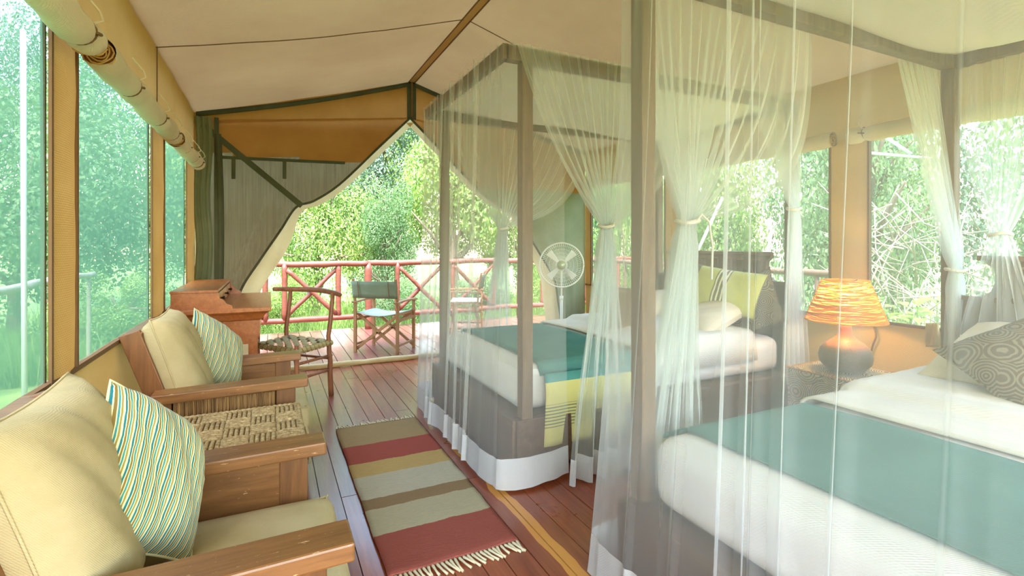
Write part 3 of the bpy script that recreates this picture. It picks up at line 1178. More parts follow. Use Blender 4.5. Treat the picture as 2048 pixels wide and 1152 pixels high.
# braided rim
for a, b in (((OX0, OY0), (OX1, OY0)), ((OX1, OY0), (OX1, OY1)), ((OX1, OY1), (OX0, OY1)), ((OX0, OY1), (OX0, OY0))):
    n = 44
    MB().tube([(lerp(a[0], b[0], i / n), lerp(a[1], b[1], i / n), OZ - 0.006) for i in range(n + 1)], [0.009 + 0.004 * (i % 2) for i in range(n + 1)], 6).build('braided_rim', 'rope', ott, smooth=True)

# ================================================================== RUG
rug = thing('striped_rug', 'flat woven rug with red, yellow, cream and brown bands on the floor', 'rug', (0.69, 2.8, 0))
mb = MB()
RX0, RX1, RY0, RY1 = 0.41, 0.97, 1.95, 3.65
mb.grid(lambda a, b: (lerp(RX0, RX1, a) + 0.006 * wob(b * 11, 1) * (1 if a > 0.5 else 0.4), lerp(RY0, RY1, b) + 0.004 * wob(a * 8, 2), 0.011 + 0.002 * wob(a * 9 + b * 14)), 24, 60)
mb.build('woven_body', 'rug', rug, smooth=True, solid=0.012)
for yb, dy in ((RY0, -1), (RY1, 1)):
    nT = 30
    for k in range(nT):
        x = lerp(RX0 + 0.008, RX1 - 0.008, k / (nT - 1))
        L = random.uniform(0.055, 0.085)
        dx = random.uniform(-0.02, 0.02) + (0.02 if dy < 0 else 0)
        MB().tube([(x, yb, 0.010), (x, yb + dy * 0.012, 0.012), (x + dx * 0.5, yb + dy * L * 0.6, 0.007), (x + dx, yb + dy * L, 0.005)], [0.004, 0.0065, 0.0045, 0.006], 5).build('tassel', 'fringe', rug, smooth=True)

# ================================================================== DESK
desk = thing('writing_desk', 'reddish wooden writing desk with a low drawer hutch by the left wall', 'desk', (-0.28, 4.62, 0))
DX0, DX1, DY0, DY1, DZ = -0.60, 0.01, 4.0, 5.22, 0.845
MB().box(DX0, DX1, DY0, DY1, DZ - 0.032, DZ).build('desk_top', 'desk_wood', desk, bevel=0.004)
fr_ = []
for i, (ins, z) in enumerate(((0.01, DZ - 0.032), (0.035, DZ - 0.05), (0.06, DZ - 0.09), (0.075, DZ - 0.10))):
    fr_.append([(DX0 + ins, DY0 + ins, z), (DX1 - ins, DY0 + ins, z), (DX1 - ins, DY1 - ins, z), (DX0 + ins, DY1 - ins, z)])
mb = MB()
mb.add([p for r_ in fr_ for p in r_], [(4 * i + k, 4 * i + (k + 1) % 4, 4 * i + 4 + (k + 1) % 4, 4 * i + 4 + k) for i in range(3) for k in range(4)])
mb.build('moulding', 'desk_wood', desk)
MB().box(DX0 + 0.075, DX1 - 0.075, DY0 + 0.075, DY1 - 0.075, DZ - 0.21, DZ - 0.098).build('apron', 'desk_wood', desk)
MB().prism([(DX0 + 0.075, DZ - 0.21), (DX1 - 0.075, DZ - 0.21), (DX1 - 0.11, DZ - 0.27), (DX0 + 0.11, DZ - 0.27)], 'y', DY0 + 0.085, DY0 + 0.11).build('apron_foot', 'desk_wood', desk)
for x in (DX0 + 0.09, DX1 - 0.15):
    for y in (DY0 + 0.09, DY1 - 0.15):
        MB().box(x, x + 0.06, y, y + 0.06, 0, DZ - 0.21).build('leg', 'desk_wood', desk, bevel=0.003)
MB().box(DX0 + 0.11, DX1 - 0.11, DY0 + 0.10, DY0 + 0.13, 0.10, 0.14).build('stretcher', 'desk_wood', desk)
HX = -0.335
MB().box(DX0, HX, DY0 + 0.02, DY1, DZ, DZ + 0.115).build('hutch', 'desk_wood', desk)
MB().box(DX0 - 0.005, HX + 0.012, DY0 + 0.01, DY1 + 0.01, DZ + 0.115, DZ + 0.133).build('hutch_top', 'desk_wood', desk, bevel=0.003)
scroll = [(HX, DZ), (HX + 0.10, DZ), (HX + 0.095, DZ + 0.02), (HX + 0.06, DZ + 0.035), (HX + 0.045, DZ + 0.06), (HX + 0.02, DZ + 0.075), (HX + 0.012, DZ + 0.115), (HX, DZ + 0.115)]
MB().prism(scroll, 'y', DY0 + 0.02, DY0 + 0.035).build('scroll_bracket', 'desk_wood', desk)
MB().prism(scroll, 'y', DY1 - 0.015, DY1).build('scroll_bracket', 'desk_wood', desk)
for k in range(3):
    ya = lerp(DY0 + 0.05, DY1 - 0.03, k / 3)
    yb = ya + (DY1 - DY0 - 0.08) / 3 - 0.015
    d_ = MB().box(HX, HX + 0.012, ya, yb, DZ + 0.012, DZ + 0.105).build('drawer', 'desk_wood', desk, bevel=0.003)
    kb = MB().lathe([(0.001, 0.028), (0.011, 0.026), (0.013, 0.018), (0.006, 0.010), (0.006, 0)], 12).build('knob', 'brass', None, smooth=True)
    kb.parent = d_
    kb.matrix_parent_inverse = Matrix.Identity(4)
    kb.location = (HX + 0.012, (ya + yb) / 2, DZ + 0.058)
    kb.rotation_euler = (0, PI / 2, 0)

# ================================================================== STICK CHAIR WITH WOVEN SEAT
st = thing('stick_chair', 'low backed stick chair with a woven strap seat beside the desk', 'chair', (0.19, 4.62, 0))
cL, cB, cR, cN = Vector((-0.10, 4.68, 0)), Vector((0.16, 4.96, 0)), Vector((0.48, 4.56, 0)), Vector((0.19, 4.27, 0))
SZ = 0.47
for c, h in ((cR, 0.875), (cB, 0.875), (cL, 0.50), (cN, 0.50)):
    lean = Vector((0.0, 0.0, 0))
    tall = h > 0.6
    n = 12
    pts, rs = [], []
    for i in range(n + 1):
        f = i / n
        z = h * f
        off = Vector((0.02, 0.02, 0)) * (f - 0.5) * (1 if tall else 0)
        if tall:
            off += Vector((-0.02, -0.02, 0)) * math.sin(PI * f) + Vector((0.012 * wob(f * 4, c.x), 0, 0))
        pts.append(c + off + Vector((0, 0, z)))
        rs.append(0.021 * (1.08 - 0.25 * f))
    MB().tube(pts, rs, 10).build('leg', 'stick_wood', st, smooth=True)
# bowed back rail
bk = cr([cB + Vector((-0.13, -0.03, 0.895)), cB + Vector((0.01, 0.02, 0.885)), (cB + cR) / 2 + Vector((0.07, 0.05, 0.882)), cR + Vector((0.03, 0.01, 0.87)), cR + Vector((0.06, -0.07, 0.86))], 26)
MB().tube(bk, [0.018 + 0.005 * math.sin(i / 25 * PI) for i in range(26)], 10).build('back_rail', 'stick_wood', st, smooth=True)
for (a, b) in ((cL, cB), (cB, cR), (cR, cN), (cN, cL)):
    MB().tube([a + Vector((0, 0, SZ - 0.02)), b + Vector((0, 0, SZ - 0.02))], 0.018, 8).build('seat_rail', 'stick_wood', st, smooth=True)
for (a, b), z in (((cR, cN), 0.34), ((cB, cR), 0.30), ((cN, cL), 0.26), ((cL, cB), 0.34), ((cR, cN), 0.22)):
    MB().tube([a + Vector((0, 0, z)), (a + b) / 2 + Vector((0, 0, z + 0.006)), b + Vector((0, 0, z + 0.01))], 0.012, 8).build('stretcher', 'stick_wood', st, smooth=True)
# woven straps: basket weave, each strap a part
nS = 9
for k in range(nS):
    f0, f1 = (k + 0.08) / nS, (k + 0.92) / nS
    for dirn in (0, 1):
        mb = MB()
        m = nS * 4

        def fn(a, b, dirn=dirn, k=k):
            w_ = lerp(f0, f1, b)
            p = a
            if dirn == 0:
                q = cL.lerp(cB, p).lerp(cN.lerp(cR, p), w_)
            else:
                q = cL.lerp(cN, p).lerp(cB.lerp(cR, p), w_)
            ph = math.sin(p * nS * PI + (0 if k % 2 else PI)) * (1 if dirn == 0 else -1)
            return (q.x, q.y, SZ + 0.006 + 0.005 * ph - 0.01 * math.sin(PI * p))
        mb.grid(fn, m, 1)
        # fold over the rails
        mb.build('seat_strap', 'webbing' if dirn else 'webbing2', st, smooth=False)
for (a, b) in ((cL, cN), (cN, cR)):
    out = (a + b) / 2 - Vector((0.19, 4.62, 0))
    out.normalize()
    for k in range(nS):
        f0, f1 = (k + 0.08) / nS, (k + 0.92) / nS
        MB().grid(lambda p, q: tuple(a.lerp(b, lerp(f0, f1, p)) + out * (0.022 * math.sin(PI * q) + 0.004) + Vector((0, 0, lerp(SZ + 0.004, SZ - 0.045, q)))), 1, 5).build('strap_wrap', 'webbing', st)

# ================================================================== DECK, RAILING, FOLDING CHAIRS
deck = structure(MB().box(-1.0, 7.2, YF + 0.02, 8.15, -0.12, -0.042).build('deck', 'dark'))
pm_d = MB().box(0, 1, 0, 1, -0.022, 0).mesh('plank', 'deck')
lay_planks(deck, -1.0, 7.2, 0.145, YF + 0.03, 8.15, lambda x: pm_d, 5, 6, gap=0.008, zj=0.002, end_joints=False)
for ch in deck.children:
    ch.location.z -= 0.02

YRL = 7.95


def log(a, b, r0=0.035, n=14, amp=0.012, seed=0.0, taper=0.0):
    pts, rs = [], []
    a, b = Vector(a), Vector(b)
    for i in range(n + 1):
        f = i / n
        L = (b - a).length
        pts.append(a.lerp(b, f) + Vector((amp * wob(f * L * 2.2, seed), amp * wob(f * L * 2, seed + 3), amp * wob(f * L * 1.6, seed + 5))))
        rs.append(r0 * (1 + 0.10 * wob(f * L * 4, seed + 1) - taper * f))
    return MB().tube(pts, rs, 9)


rl = thing('deck_railing', 'red brown log railing with crossed braces at the edge of the deck', 'railing', (1.375, YRL, 0))
log((-1.0, YRL, 1.0), (1.375, YRL, 1.0), 0.045, 30, 0.016, 1).build('handrail', 'rail_wood', rl, smooth=True)
log((1.375, YRL, 1.0), (7.1, YRL, 1.0), 0.045, 36, 0.016, 4).build('handrail', 'rail_wood', rl, smooth=True)
log((-1.0, YRL, 0.19), (7.1, YRL, 0.19), 0.042, 50, 0.014, 2).build('bottom_rail', 'rail_wood', rl, smooth=True)
for c in (-0.95, 1.375, 4.0, 6.6):
    log((c, YRL, -0.05), (c, YRL, 1.0), 0.055, 8, 0.008, c).build('post', 'rail_wood', rl, smooth=True)
sp_x = [(-0.80, -0.06), (0.19, 0.935), (1.82, 2.57), (2.75, 3.50), (4.45, 5.2), (5.4, 6.15)]
for i, (a, b) in enumerate(sp_x):
    for x in (a, b):
        log((x, YRL, 0.19), (x, YRL, 1.0), 0.040, 8, 0.006, x * 3).build('baluster', 'rail_wood', rl, smooth=True)
    log((a + 0.03, YRL - 0.01, 0.92), (b - 0.03, YRL - 0.01, 0.24), 0.033, 10, 0.008, i + 0.5).build('brace', 'rail_wood', rl, smooth=True)
    log((a + 0.03, YRL + 0.03, 0.24), (b - 0.03, YRL + 0.03, 0.92), 0.033, 10, 0.008, i + 2.5).build('brace', 'rail_wood', rl, smooth=True)

# pale log rail outside the left windows, grey one outside the right ones
for X, y0, y1, z, lab, mt in ((-1.95, -2.0, 7.8, 0.93, 'pale log rail outside the left windows', 'pale_log'), (5.1, 3.0, 7.8, 1.0, 'weathered log rail outside the right windows', 'bed_wood')):
    o = thing('side_railing', lab, 'railing', (X, 4, -0.4))
    log((X, y0, z), (X, y1, z), 0.036, 40, 0.02, X).build('handrail', mt, o, smooth=True)
    y = y0 + 0.3
    while y < y1:
        log((X, y, -0.5), (X, y, z), 0.022, 8, 0.006, y).build('post', mt, o, smooth=True)
        y += 3.1


def folding_chair(cx, cy_, ang, label, back_high=0.87):
    """director's chair built facing +Y at its own origin, then turned"""
    o = thing('folding_chair', label, 'chair', (0, 0, 0), 'canvas folding chairs on the deck')
    w, dp = 0.56, 0.44
    x0, x1, y0, y1 = -w / 2, w / 2, -dp / 2, dp / 2
    wd = 'dchair_wood'
    for x in (x0, x1):
        MB().bar((x, y0, 0), (x, y0, 0.60), 0.024, 0.038, (1, 0, 0)).build('leg', wd, o, bevel=0.003)
        MB().bar((x, y1, 0), (x, y1, 0.60), 0.024, 0.038, (1, 0, 0)).build('leg', wd, o, bevel=0.003)
        a = MB().grid(lambda p, q, x=x: (x + lerp(-0.03, 0.03, q), lerp(y0 - 0.04, y1 + 0.06, p), 0.612 + 0.012 * math.sin(PI * p)), 10, 2)
        a.build('armrest', wd, o, solid=0.022, bevel=0.003)
        MB().bar((x, y0, 0.40), (x, y1, 0.40), 0.03, 0.03).build('side_rail', wd, o)
        MB().bar((x, y0, 0.10), (x, y1, 0.10), 0.02, 0.025).build('side_rail', wd, o)
        MB().bar((x, y0 - 0.0, 0.60), (x, y0 - 0.05, back_high + 0.03), 0.022, 0.03, (1, 0, 0)).build('back_post', wd, o, bevel=0.003)
        MB().bar((x * 0.93, y0 + 0.0, 0.465), (x * 0.93, y1, 0.465), 0.025, 0.025).build('seat_rail', wd, o)
    for y in (y0 + 0.03, y1 - 0.03):
        MB().bar((x0, y, 0.04), (x1 * 0.93, y, 0.455), 0.018, 0.036, (0, 0, 1)).build('cross_leg', wd, o, bevel=0.002)
        MB().bar((x1, y + 0.02, 0.04), (x0 * 0.93, y + 0.02, 0.455), 0.018, 0.036, (0, 0, 1)).build('cross_leg', wd, o, bevel=0.002)
        MB().tube([(0, y - 0.015, 0.245), (0, y + 0.035, 0.245)], 0.012, 8).build('pivot_bolt', 'brass', o)
    MB().grid(lambda p, q: (lerp(x0 * 0.95, x1 * 0.95, p), lerp(y0 + 0.01, y1 + 0.01, q), 0.482 - 0.035 * math.sin(PI * p)), 16, 3).build('seat', 'dchair_seat', o, smooth=True, solid=0.006)
    bkm = MB().grid(lambda p, q: (lerp(x0 - 0.015, x1 + 0.015, p), y0 - 0.012 - 0.05 * lerp(0.25, 1, q) - 0.02 * math.sin(PI * p), lerp(0.665, back_high, q)), 16, 4).build('back_sling', 'dchair_canvas', o, smooth=True, solid=0.006)
    for x in (x0 + 0.08, x1 - 0.08):
        MB().bar((x, y0 - 0.055, 0.67), (x, y0 - 0.085, back_high), 0.008, 0.006, (0, 1, 0)).build('sling_seam', 'seam', o)
    o.location = (cx, cy_, -0.02)
    o.rotation_euler = (0, 0, ang)
    for ch in o.children:
        ch.matrix_parent_inverse = Matrix.Identity(4)
    return o


folding_chair(1.29, 6.29, math.radians(-40), 'grey canvas folding chair on the deck, seen from behind in the doorway')
folding_chair(2.62, 7.02, math.radians(62), 'grey canvas folding chair on the deck, behind the farther bed net')

# ================================================================== BEDS
def bed(y0, y1, label, xo):
    """bed with its head against the right wall; y0 near side, y1 far side"""
    o = thing('four_poster_bed', label, 'bed', (2.4, (y0 + y1) / 2, 0), 'dark wooden four poster beds')
    xf, xh = 1.28, 3.53
    zt = 2.30
    for x in (xf, xh):
        for y in (y0, y1):
            MB().box(x - 0.033, x + 0.033, y - 0.033, y + 0.033, 0.0 if x == xh else 0.33, zt).build('post', 'bed_wood', o, bevel=0.004)
    for y, s in ((y0, -1), (y1, 1)):
        MB().box(xo, xh + 0.03, y - 0.03, y + 0.03, zt, zt + 0.075).build('canopy_rail', 'bed_wood', o, bevel=0.003)
    MB().box(xo - 0.02, xo + 0.015, y0 - 0.03, y1 + 0.03, zt, zt + 0.08).build('canopy_rail', 'bed_wood', o)
    MB().box(xh - 0.03, xh + 0.03, y0 + 0.03, y1 - 0.03, zt, zt + 0.07).build('canopy_rail', 'bed_wood', o)
    # base box: boards and corner pieces
    MB().box(1.20, xh - 0.033, y0 - 0.035, y0 + 0.02, 0.06, 0.33).build('side_board', 'bed_wood_dark', o, bevel=0.004)
    MB().box(1.20, xh - 0.033, y1 - 0.02, y1 + 0.035, 0.06, 0.33).build('side_board', 'bed_wood_dark', o, bevel=0.004)
    MB().box(1.185, 1.215, y0 - 0.035, y1 + 0.035, 0.06, 0.335).build('foot_board', 'bed_wood_dark', o, bevel=0.004)
    MB().box(1.215, xh, y0 + 0.02, y1 - 0.02, 0.22, 0.33).build('slat_base', 'bed_wood_dark', o)
    for y in (y0, y1):
        MB().box(1.20, 1.29, y - 0.03, y + 0.03, 0, 0.10).build('foot', 'bed_wood_dark', o)
    # headboard with coved shoulders and a carved frieze
    yc = (y0 + y1) / 2
    hw = (y1 - y0) / 2 - 0.035
    pr = []
    half = [(hw, 0.30), (hw, 0.98), (hw - 0.03, 0.985), (hw - 0.10, 1.0), (hw - 0.15, 1.04), (hw - 0.17, 1.10), (hw - 0.165, 1.16), (hw - 0.13, 1.19), (hw - 0.13, 1.225)]
    poly = [(yc + a, z) for a, z in half] + [(yc - a, z) for a, z in reversed(half)]
    hb = MB().prism(poly, 'x', xh - 0.012, xh + 0.03).build('headboard', 'bed_wood_dark', o)
    MB().box(xh - 0.045, xh - 0.012, yc - hw + 0.10, yc + hw - 0.10, 1.205, 1.235).build('cornice', 'bed_wood', o, bevel=0.006)
    MB().box(xh - 0.035, xh - 0.012, yc - hw, yc + hw, 0.985, 1.01).build('moulding', 'bed_wood', o, bevel=0.006)
    n = 7
    for k in range(n):
        yy_ = lerp(yc - hw + 0.25, yc + hw - 0.25, k / (n - 1))
        ring = [(xh - 0.012, yy_ - 0.045, 1.17)] + [(xh - 0.012, yy_ - 0.045 * math.cos(a), 1.09 - 0.045 * math.sin(a)) for a in [PI * q / 8 for q in range(9)]] + [(xh - 0.012, yy_ + 0.045, 1.17), (xh - 0.012, yy_ - 0.045, 1.17)]
        MB().tube(ring, 0.009, 6).build('carved_arch', 'bed_wood', hb, smooth=True)
    return o


B1 = (2.48, 3.91)
B2 = (0.07, 1.50)
bed(*B1, 'farther dark four poster bed beside the doorway and the fan', 1.15)
bed(*B2, 'nearest four poster bed at the lower right behind white netting', 1.255)

for (y0, y1), w_ in ((B1, 'farther bed'), (B2, 'nearest bed')):
    m_ = rounded_slab(1.265, 3.49, y0 + 0.05, y1 - 0.05, 0.335, 0.595, r=0.075, n=22, dome=0.02, seed=y0)
    tag(m_.build('mattress', 'sheet', None, smooth=True), 'white sheeted mattress of the %s' % w_, 'mattress', 'white mattresses')
# teal throws
for (y0, y1), w_, dp in ((B1, 'farther bed, its striped cream end hanging down', True), (B2, 'nearest bed behind the netting', False)):
    o = thing('bed_throw', 'teal throw across the %s' % w_, 'throw', (1.75, (y0 + y1) / 2, 0.6), 'teal bed throws')

    def top(p, q, y0=y0, y1=y1):
        y = lerp(y0 + 0.045, y1 - 0.045, p)
        hx = 2 * (lerp(1.40, 2.08, q) - 1.265) / 2.225 - 1
        k = max(0, 1 - hx * hx) * max(0, 1 - (2 * p - 1) ** 2)
        e = min(p, 1 - p) * (y1 - y0 - 0.09)
        zz_ = 0.595
        if e < 0.07:
            zz_ -= 0.07 - math.sqrt(max(0, 0.07 ** 2 - (0.07 - e) ** 2))
        return (lerp(1.40, 2.08, q), y, zz_ + 0.012 + 0.02 * k + 0.002 * wob(q * 8 + p * 5))
    MB().grid(top, 60, 12).build('throw_top', 'teal', o, smooth=True, solid=0.006)
    for yy_, s in ((y0 + 0.02, -1), (y1 - 0.02, 1)):
        zb = 0.16 if s < 0 else 0.34
        MB().grid(lambda p, q: (lerp(1.40, 2.08, p) + 0.02 * (q) * (1 if p > 0.5 else -1), yy_ + s * (0.025 + 0.03 * math.sin(min(1, q * 3) * PI / 2) + 0.006 * math.sin(p * 21) * q), lerp(0.56, zb, q)), 24, 12, uv=True).build('throw_drop', 'drape', o, smooth=True, solid=0.006)
# duvets (head half of each bed)
for (y0, y1), w_ in ((B1, 'head half of the farther bed'), (B2, 'head half of the nearest bed')):
    def dv(p, q, y0=y0, y1=y1):
        x = lerp(2.13, 3.2, q)
        y = lerp(y0 + 0.03, y1 - 0.03, p)
        e = min(p, 1 - p) * (y1 - y0 - 0.06)
        z = 0.625
        if e < 0.09:
            z -= 0.09 - math.sqrt(max(0, 0.09 ** 2 - (0.09 - e) ** 2))
        if e <= 0.001:
            z -= 0.12
        z += 0.035 * smoothstep(2.38, 2.46, x) + 0.004 * wob(x * 9, y * 4) + 0.01 * math.sin(PI * p)
        return (x, y, z)
    o = MB().grid(dv, 60, 44).build('duvet', 'duvet', None, smooth=True, solid=0.012)
    tag(o, 'white duvet folded back on the %s' % w_, 'duvet', 'white duvets')

GP = 'pillows on the farther bed'
cushion('pillow', 'cream pillow lying at the head of the farther bed', 'pillow', 0.62, 0.42, 0.17, (3.10, 2.84, 0.74), frame_rot((-0.35, 0.0, 1), (1, 0, 0), 1.57), 'pillow', GP, pinch=0.06)
cushion('pillow', 'second cream pillow lying at the far side of the farther bed', 'pillow', 0.60, 0.42, 0.17, (3.12, 3.52, 0.74), frame_rot((-0.35, 0, 1), (1, 0, 0), 1.57), 'pillow', GP, pinch=0.06)
cushion('banded_cushion', 'green cushion with grey pinstriped bands leaning on the farther headboard', 'cushion', 0.62, 0.36, 0.15, (3.26, 2.86, 0.93), frame_rot((-0.9, -0.15, 0.4), (0, 0, 1), -0.10), 'green_cushion', None, pinch=0.06)
cushion('dark_cushion', 'dark whorl patterned cushion behind the green one on the farther bed', 'cushion', 0.44, 0.44, 0.14, (3.38, 2.70, 0.83), frame_rot((-0.95, 0, 0.3), (0, 0, 1), 0.5), 'whorl', None, pinch=0.06)
cushion('diamond_cushion', 'small dark brown diamond patterned cushion on the farther bed', 'cushion', 0.38, 0.38, 0.14, (2.52, 3.12, 0.75), frame_rot((-0.8, -0.6, 0.5), (0, 0, 1), 0.1), 'diamond', None, pinch=0.06)
cushion('pillow', 'white pillow at the far side of the nearest bed', 'pillow', 0.62, 0.42, 0.18, (3.12, 1.12, 0.77), frame_rot((-0.35, 0, 1), (1, 0, 0), 1.57), 'pillow', 'pillows on the nearest bed', pinch=0.06)
cushion('pillow', 'white pillow at the near side of the nearest bed', 'pillow', 0.62, 0.42, 0.18, (3.12, 0.45, 0.77), frame_rot((-0.35, 0, 1), (1, 0, 0), 1.57), 'pillow', 'pillows on the nearest bed', pinch=0.06)
cushion('whorl_cushion', 'grey brown whorl patterned cushion on the nearest bed', 'cushion', 0.50, 0.50, 0.17, (2.86, 0.90, 0.80), frame_rot((-0.55, -0.15, 0.8), (0.6, 0.4, 0.5), 0.5), 'whorl', None, pinch=0.06)

# ================================================================== MOSQUITO NETS
def net_piece(parent, fn, nu, nv, vhem, mat='net', name='net_curtain'):
    """a curtain whose rows below vhem are the solid white hem"""
    jh = int(round(nv * vhem))
    MB().grid(lambda p, q: fn(p, q * jh / nv), nu, jh).build(name, mat, parent, smooth=True)
    if jh < nv:
        MB().grid(lambda p, q: fn(p, jh / nv + q * (1 - jh / nv)), nu, nv - jh).build('hem', 'hem', parent, smooth=True)


def pleat(s, k, seed, sharp=5):
    """narrow standing pleats at uneven spacing"""
    x = s * k + 0.35 * wob(s * k * 0.7, seed)
    a = abs(math.sin(PI * x))
    return (1 - a) ** sharp * (0.6 + 0.4 * math.sin(x * 5.1 + seed))


def closed_curtain(parent, path, zt, zb, flare, pleats, seed, gather=0.6, nu=400, nv=40, hem=0.14, mat='net', spread=None, pl=()):
    """a curtain hanging from a rail along a path of XY points; path length in metres sets the pleats"""
    P = [Vector((*p, 0)) for p in path]
    seg = [(b - a).length for a, b in zip(P, P[1:])]
    L = sum(seg)

    def at(s):
        d = s * L
        for i, l in enumerate(seg):
            if d <= l or i == len(seg) - 1:
                return P[i].lerp(P[i + 1], min(1, d / l)), (P[i + 1] - P[i]).normalized()
            d -= l

    def nrm(s):
        # smooth normal around the corners
        acc = Vector((0, 0, 0))
        for ds in (-0.08, -0.04, 0, 0.04, 0.08):
            _, t1 = at(min(1, max(0, s + ds / L)))
            acc += Vector((t1.y, -t1.x, 0))
        return acc.normalized()

    def fn(s, q):
        p, _ = at(s)
        n = nrm(s)
        z = lerp(zt, zb, q)
        amp_top = 0.010
        fold = 0.016 * wob(s * pleats * 1.1, seed) * (0.3 + 0.7 * q) + 0.010 * pleat(s, pleats, seed) * (0.55 + 0.6 * q)
        for py_, pa_ in pl:
            if abs(n.x) > 0.6:
                fold += pa_ * math.exp(-((p.y - py_ - 0.02 * math.sin(q * 2 + py_ * 9)) / (0.009 + 0.006 * q)) ** 2)
        fold += amp_top * math.sin(s * L * 70) * (1 - q) ** 12
        f = flare * q ** 1.6
        q2 = p + n * (fold + f)
        if spread:
            q2 = q2 + Vector(spread(s, q))
        # lying bottom: slight lift waves
        return (q2.x, q2.y, z + 0.008 * (1 + wob(s * 15, seed)) * (1 if q > 0.98 else 0))
    net_piece(parent, fn, nu, nv, 1 - hem / (zt - zb), mat)


def tied_curtain(parent, A, B, T, zb, wbot, seed, nfold=15, zt=None, depth=0.030, bot_off=(0, 0, 0), nu=220, nv=70, hem=0.14, belly=(0.10, 0.10), tie_w=0.07, mat='net_dense', normal=None, tail=True):
    """gathered side curtain: top edge A..B, pinched at T, falling to the floor"""
    A, B, T = Vector(A), Vector(B), Vector(T)
    ax = (B - A)
    ax.z = 0
    ax.normalize()
    nn = Vector(normal) if normal else Vector((ax.y, -ax.x, 0))
    q_t = (A.z - T.z) / (A.z - zb)
    bo = Vector(bot_off)

    def fn(s, q):
        top = A.lerp(B, s)
        tp = T + ax * (s - 0.5) * tie_w
        bt = Vector((T.x, T.y, zb)) + bo + ax * (s - 0.5) * wbot
        if q < q_t:
            f = q / q_t
            # edges belly out as they fall to the tie
            p = top.lerp(tp, f)
            sag = math.sin(PI * f)
            e = (s - 0.5) * 2
            side = belly[0] if e < 0 else belly[1]
            p = p + ax * e * abs(e) * sag * side + Vector((0, 0, -abs(e) ** 2 * sag * side * 0.9))
            comp = f ** 1.5
        else:
            f = (q - q_t) / (1 - q_t)
            p = tp.lerp(bt, smoothstep(0, 1, f) * 0.5 + 0.5 * f ** 0.6)
            p.z = lerp(T.z, zb, f)
            comp = 1 - 0.75 * f
        amp = depth * (0.35 + 0.65 * comp)
        pinch = 1 - 0.45 * math.exp(-((q - q_t) / 0.03) ** 2)
        ph = s * nfold * 2 * PI + 1.2 * wob(s * 6, seed) + 0.3 * wob(q * 5, seed)
        ph2 = s * 4.2 * 2 * PI + wob(s * 3, seed)
        low = 0.0 if q < q_t else smoothstep(0.0, 0.9, (q - q_t) / (1 - q_t))
        fold = amp * pinch * (1 - 0.85 * low) * (math.sin(ph) + 0.35 * math.sin(2.3 * ph + seed)) + 0.04 * low * math.sin(ph2)
        p = p + nn * fold
        return (p.x, p.y, p.z)
    net_piece(parent, fn, nu, nv, 1 - hem / (A.z - zb), mat)
    # tie band and loose tails
    ring = [T + ax * 0.045 * math.cos(a) + nn * 0.045 * math.sin(a) + Vector((0, 0, 0.006 * math.sin(2 * a))) for a in [2 * PI * k / 18 for k in range(19)]]
    MB().tube(ring, 0.010, 6).build('tie_band', 'canopy', parent, smooth=True)
    if tail:
        t0 = T + nn * 0.05
        MB().tube([t0, t0 + ax * 0.03 + Vector((0, 0, 0.03)), t0 + ax * 0.07 + Vector((0, 0, 0.0)), t0 + ax * 0.09 + Vector((0, 0, -0.10)), t0 + ax * 0.085 + Vector((0, 0, -0.24))], 0.005, 5).build('tie_tail', 'canopy', parent, smooth=True)


ZT = 2.385


def canopy_cloth(y0, y1, label, sag, xo=1.14):
    def fn(p, q):
        x = lerp(xo, 3.56, p)
        y = lerp(y0 - 0.03, y1 + 0.03, q)
        s = math.sin(PI * p ** 1.5) ** 0.8 * math.sin(PI * q) ** 0.6 * (0.75 + 0.25 * math.sin(p * 9))
        return (x, y, ZT - 0.002 - sag * s + 0.008 * wob(p * 12 + q * 3) * s + 0.008 * wob(q * 14, p * 5) * s)
    o = MB().grid(fn, 60, 36).build('canopy_cloth', 'canopy', None, smooth=True)
    tag(o, label, 'canopy', 'white canopy roofs of the beds')
    # ruffle hanging below the far rail
    return o


canopy_cloth(*B1, 'white cloth canopy roof sagging over the farther bed', 0.24)
canopy_cloth(*B2, 'white cloth canopy roof sagging over the nearest bed, top right', 0.20, 1.245)

# farther bed
n1 = thing('mosquito_net', 'white mosquito net around the farther bed, two sides tied back', 'mosquito net', (1.15, 3.2, 0), 'white mosquito nets')
y0, y1 = B1
closed_curtain(n1, [(1.62, y1 + 0.05), (1.115, y1 + 0.05), (1.115, y0 - 0.05), (1.50, y0 - 0.05)], ZT, 0.012, 0.07, 9, 1.3, pl=[(3.58, 0.02), (3.42, 0.02), (3.20, 0.03), (3.02, 0.03), (2.75, 0.03)], mat='net_far', nu=520, nv=44,
               spread=lambda s, q: (0.0, 0.03 * math.sin(s * 19) * q * q, 0))
tied_curtain(n1, (1.20, y0 - 0.05, ZT), (2.42, y0 - 0.05, ZT), (1.775, y0 - 0.08, 1.40), 0.012, 0.42, 2.0, nfold=17, bot_off=(-0.13, -0.12, 0), belly=(0.05, 0.16))
tied_curtain(n1, (1.30, y1 + 0.05, ZT), (2.75, y1 + 0.05, ZT), (1.84, y1 + 0.08, 1.43), 0.012, 0.36, 5.0, nfold=17, bot_off=(-0.05, 0.05, 0), belly=(0.05, 0.2))
tied_curtain(n1, (3.0, y0 - 0.05, ZT), (3.56, y0 - 0.05, ZT), (3.42, y0 - 0.10, 1.55), 0.30, 0.25, 3.0, nfold=9, depth=0.03, belly=(0.02, 0.02), hem=0.05, tail=False)
tied_curtain(n1, (3.0, y1 + 0.05, ZT), (3.56, y1 + 0.05, ZT), (3.44, y1 + 0.05, 1.40), 0.30, 0.22, 3.7, nfold=9, depth=0.03, belly=(0.02, 0.02), hem=0.05, tail=False)
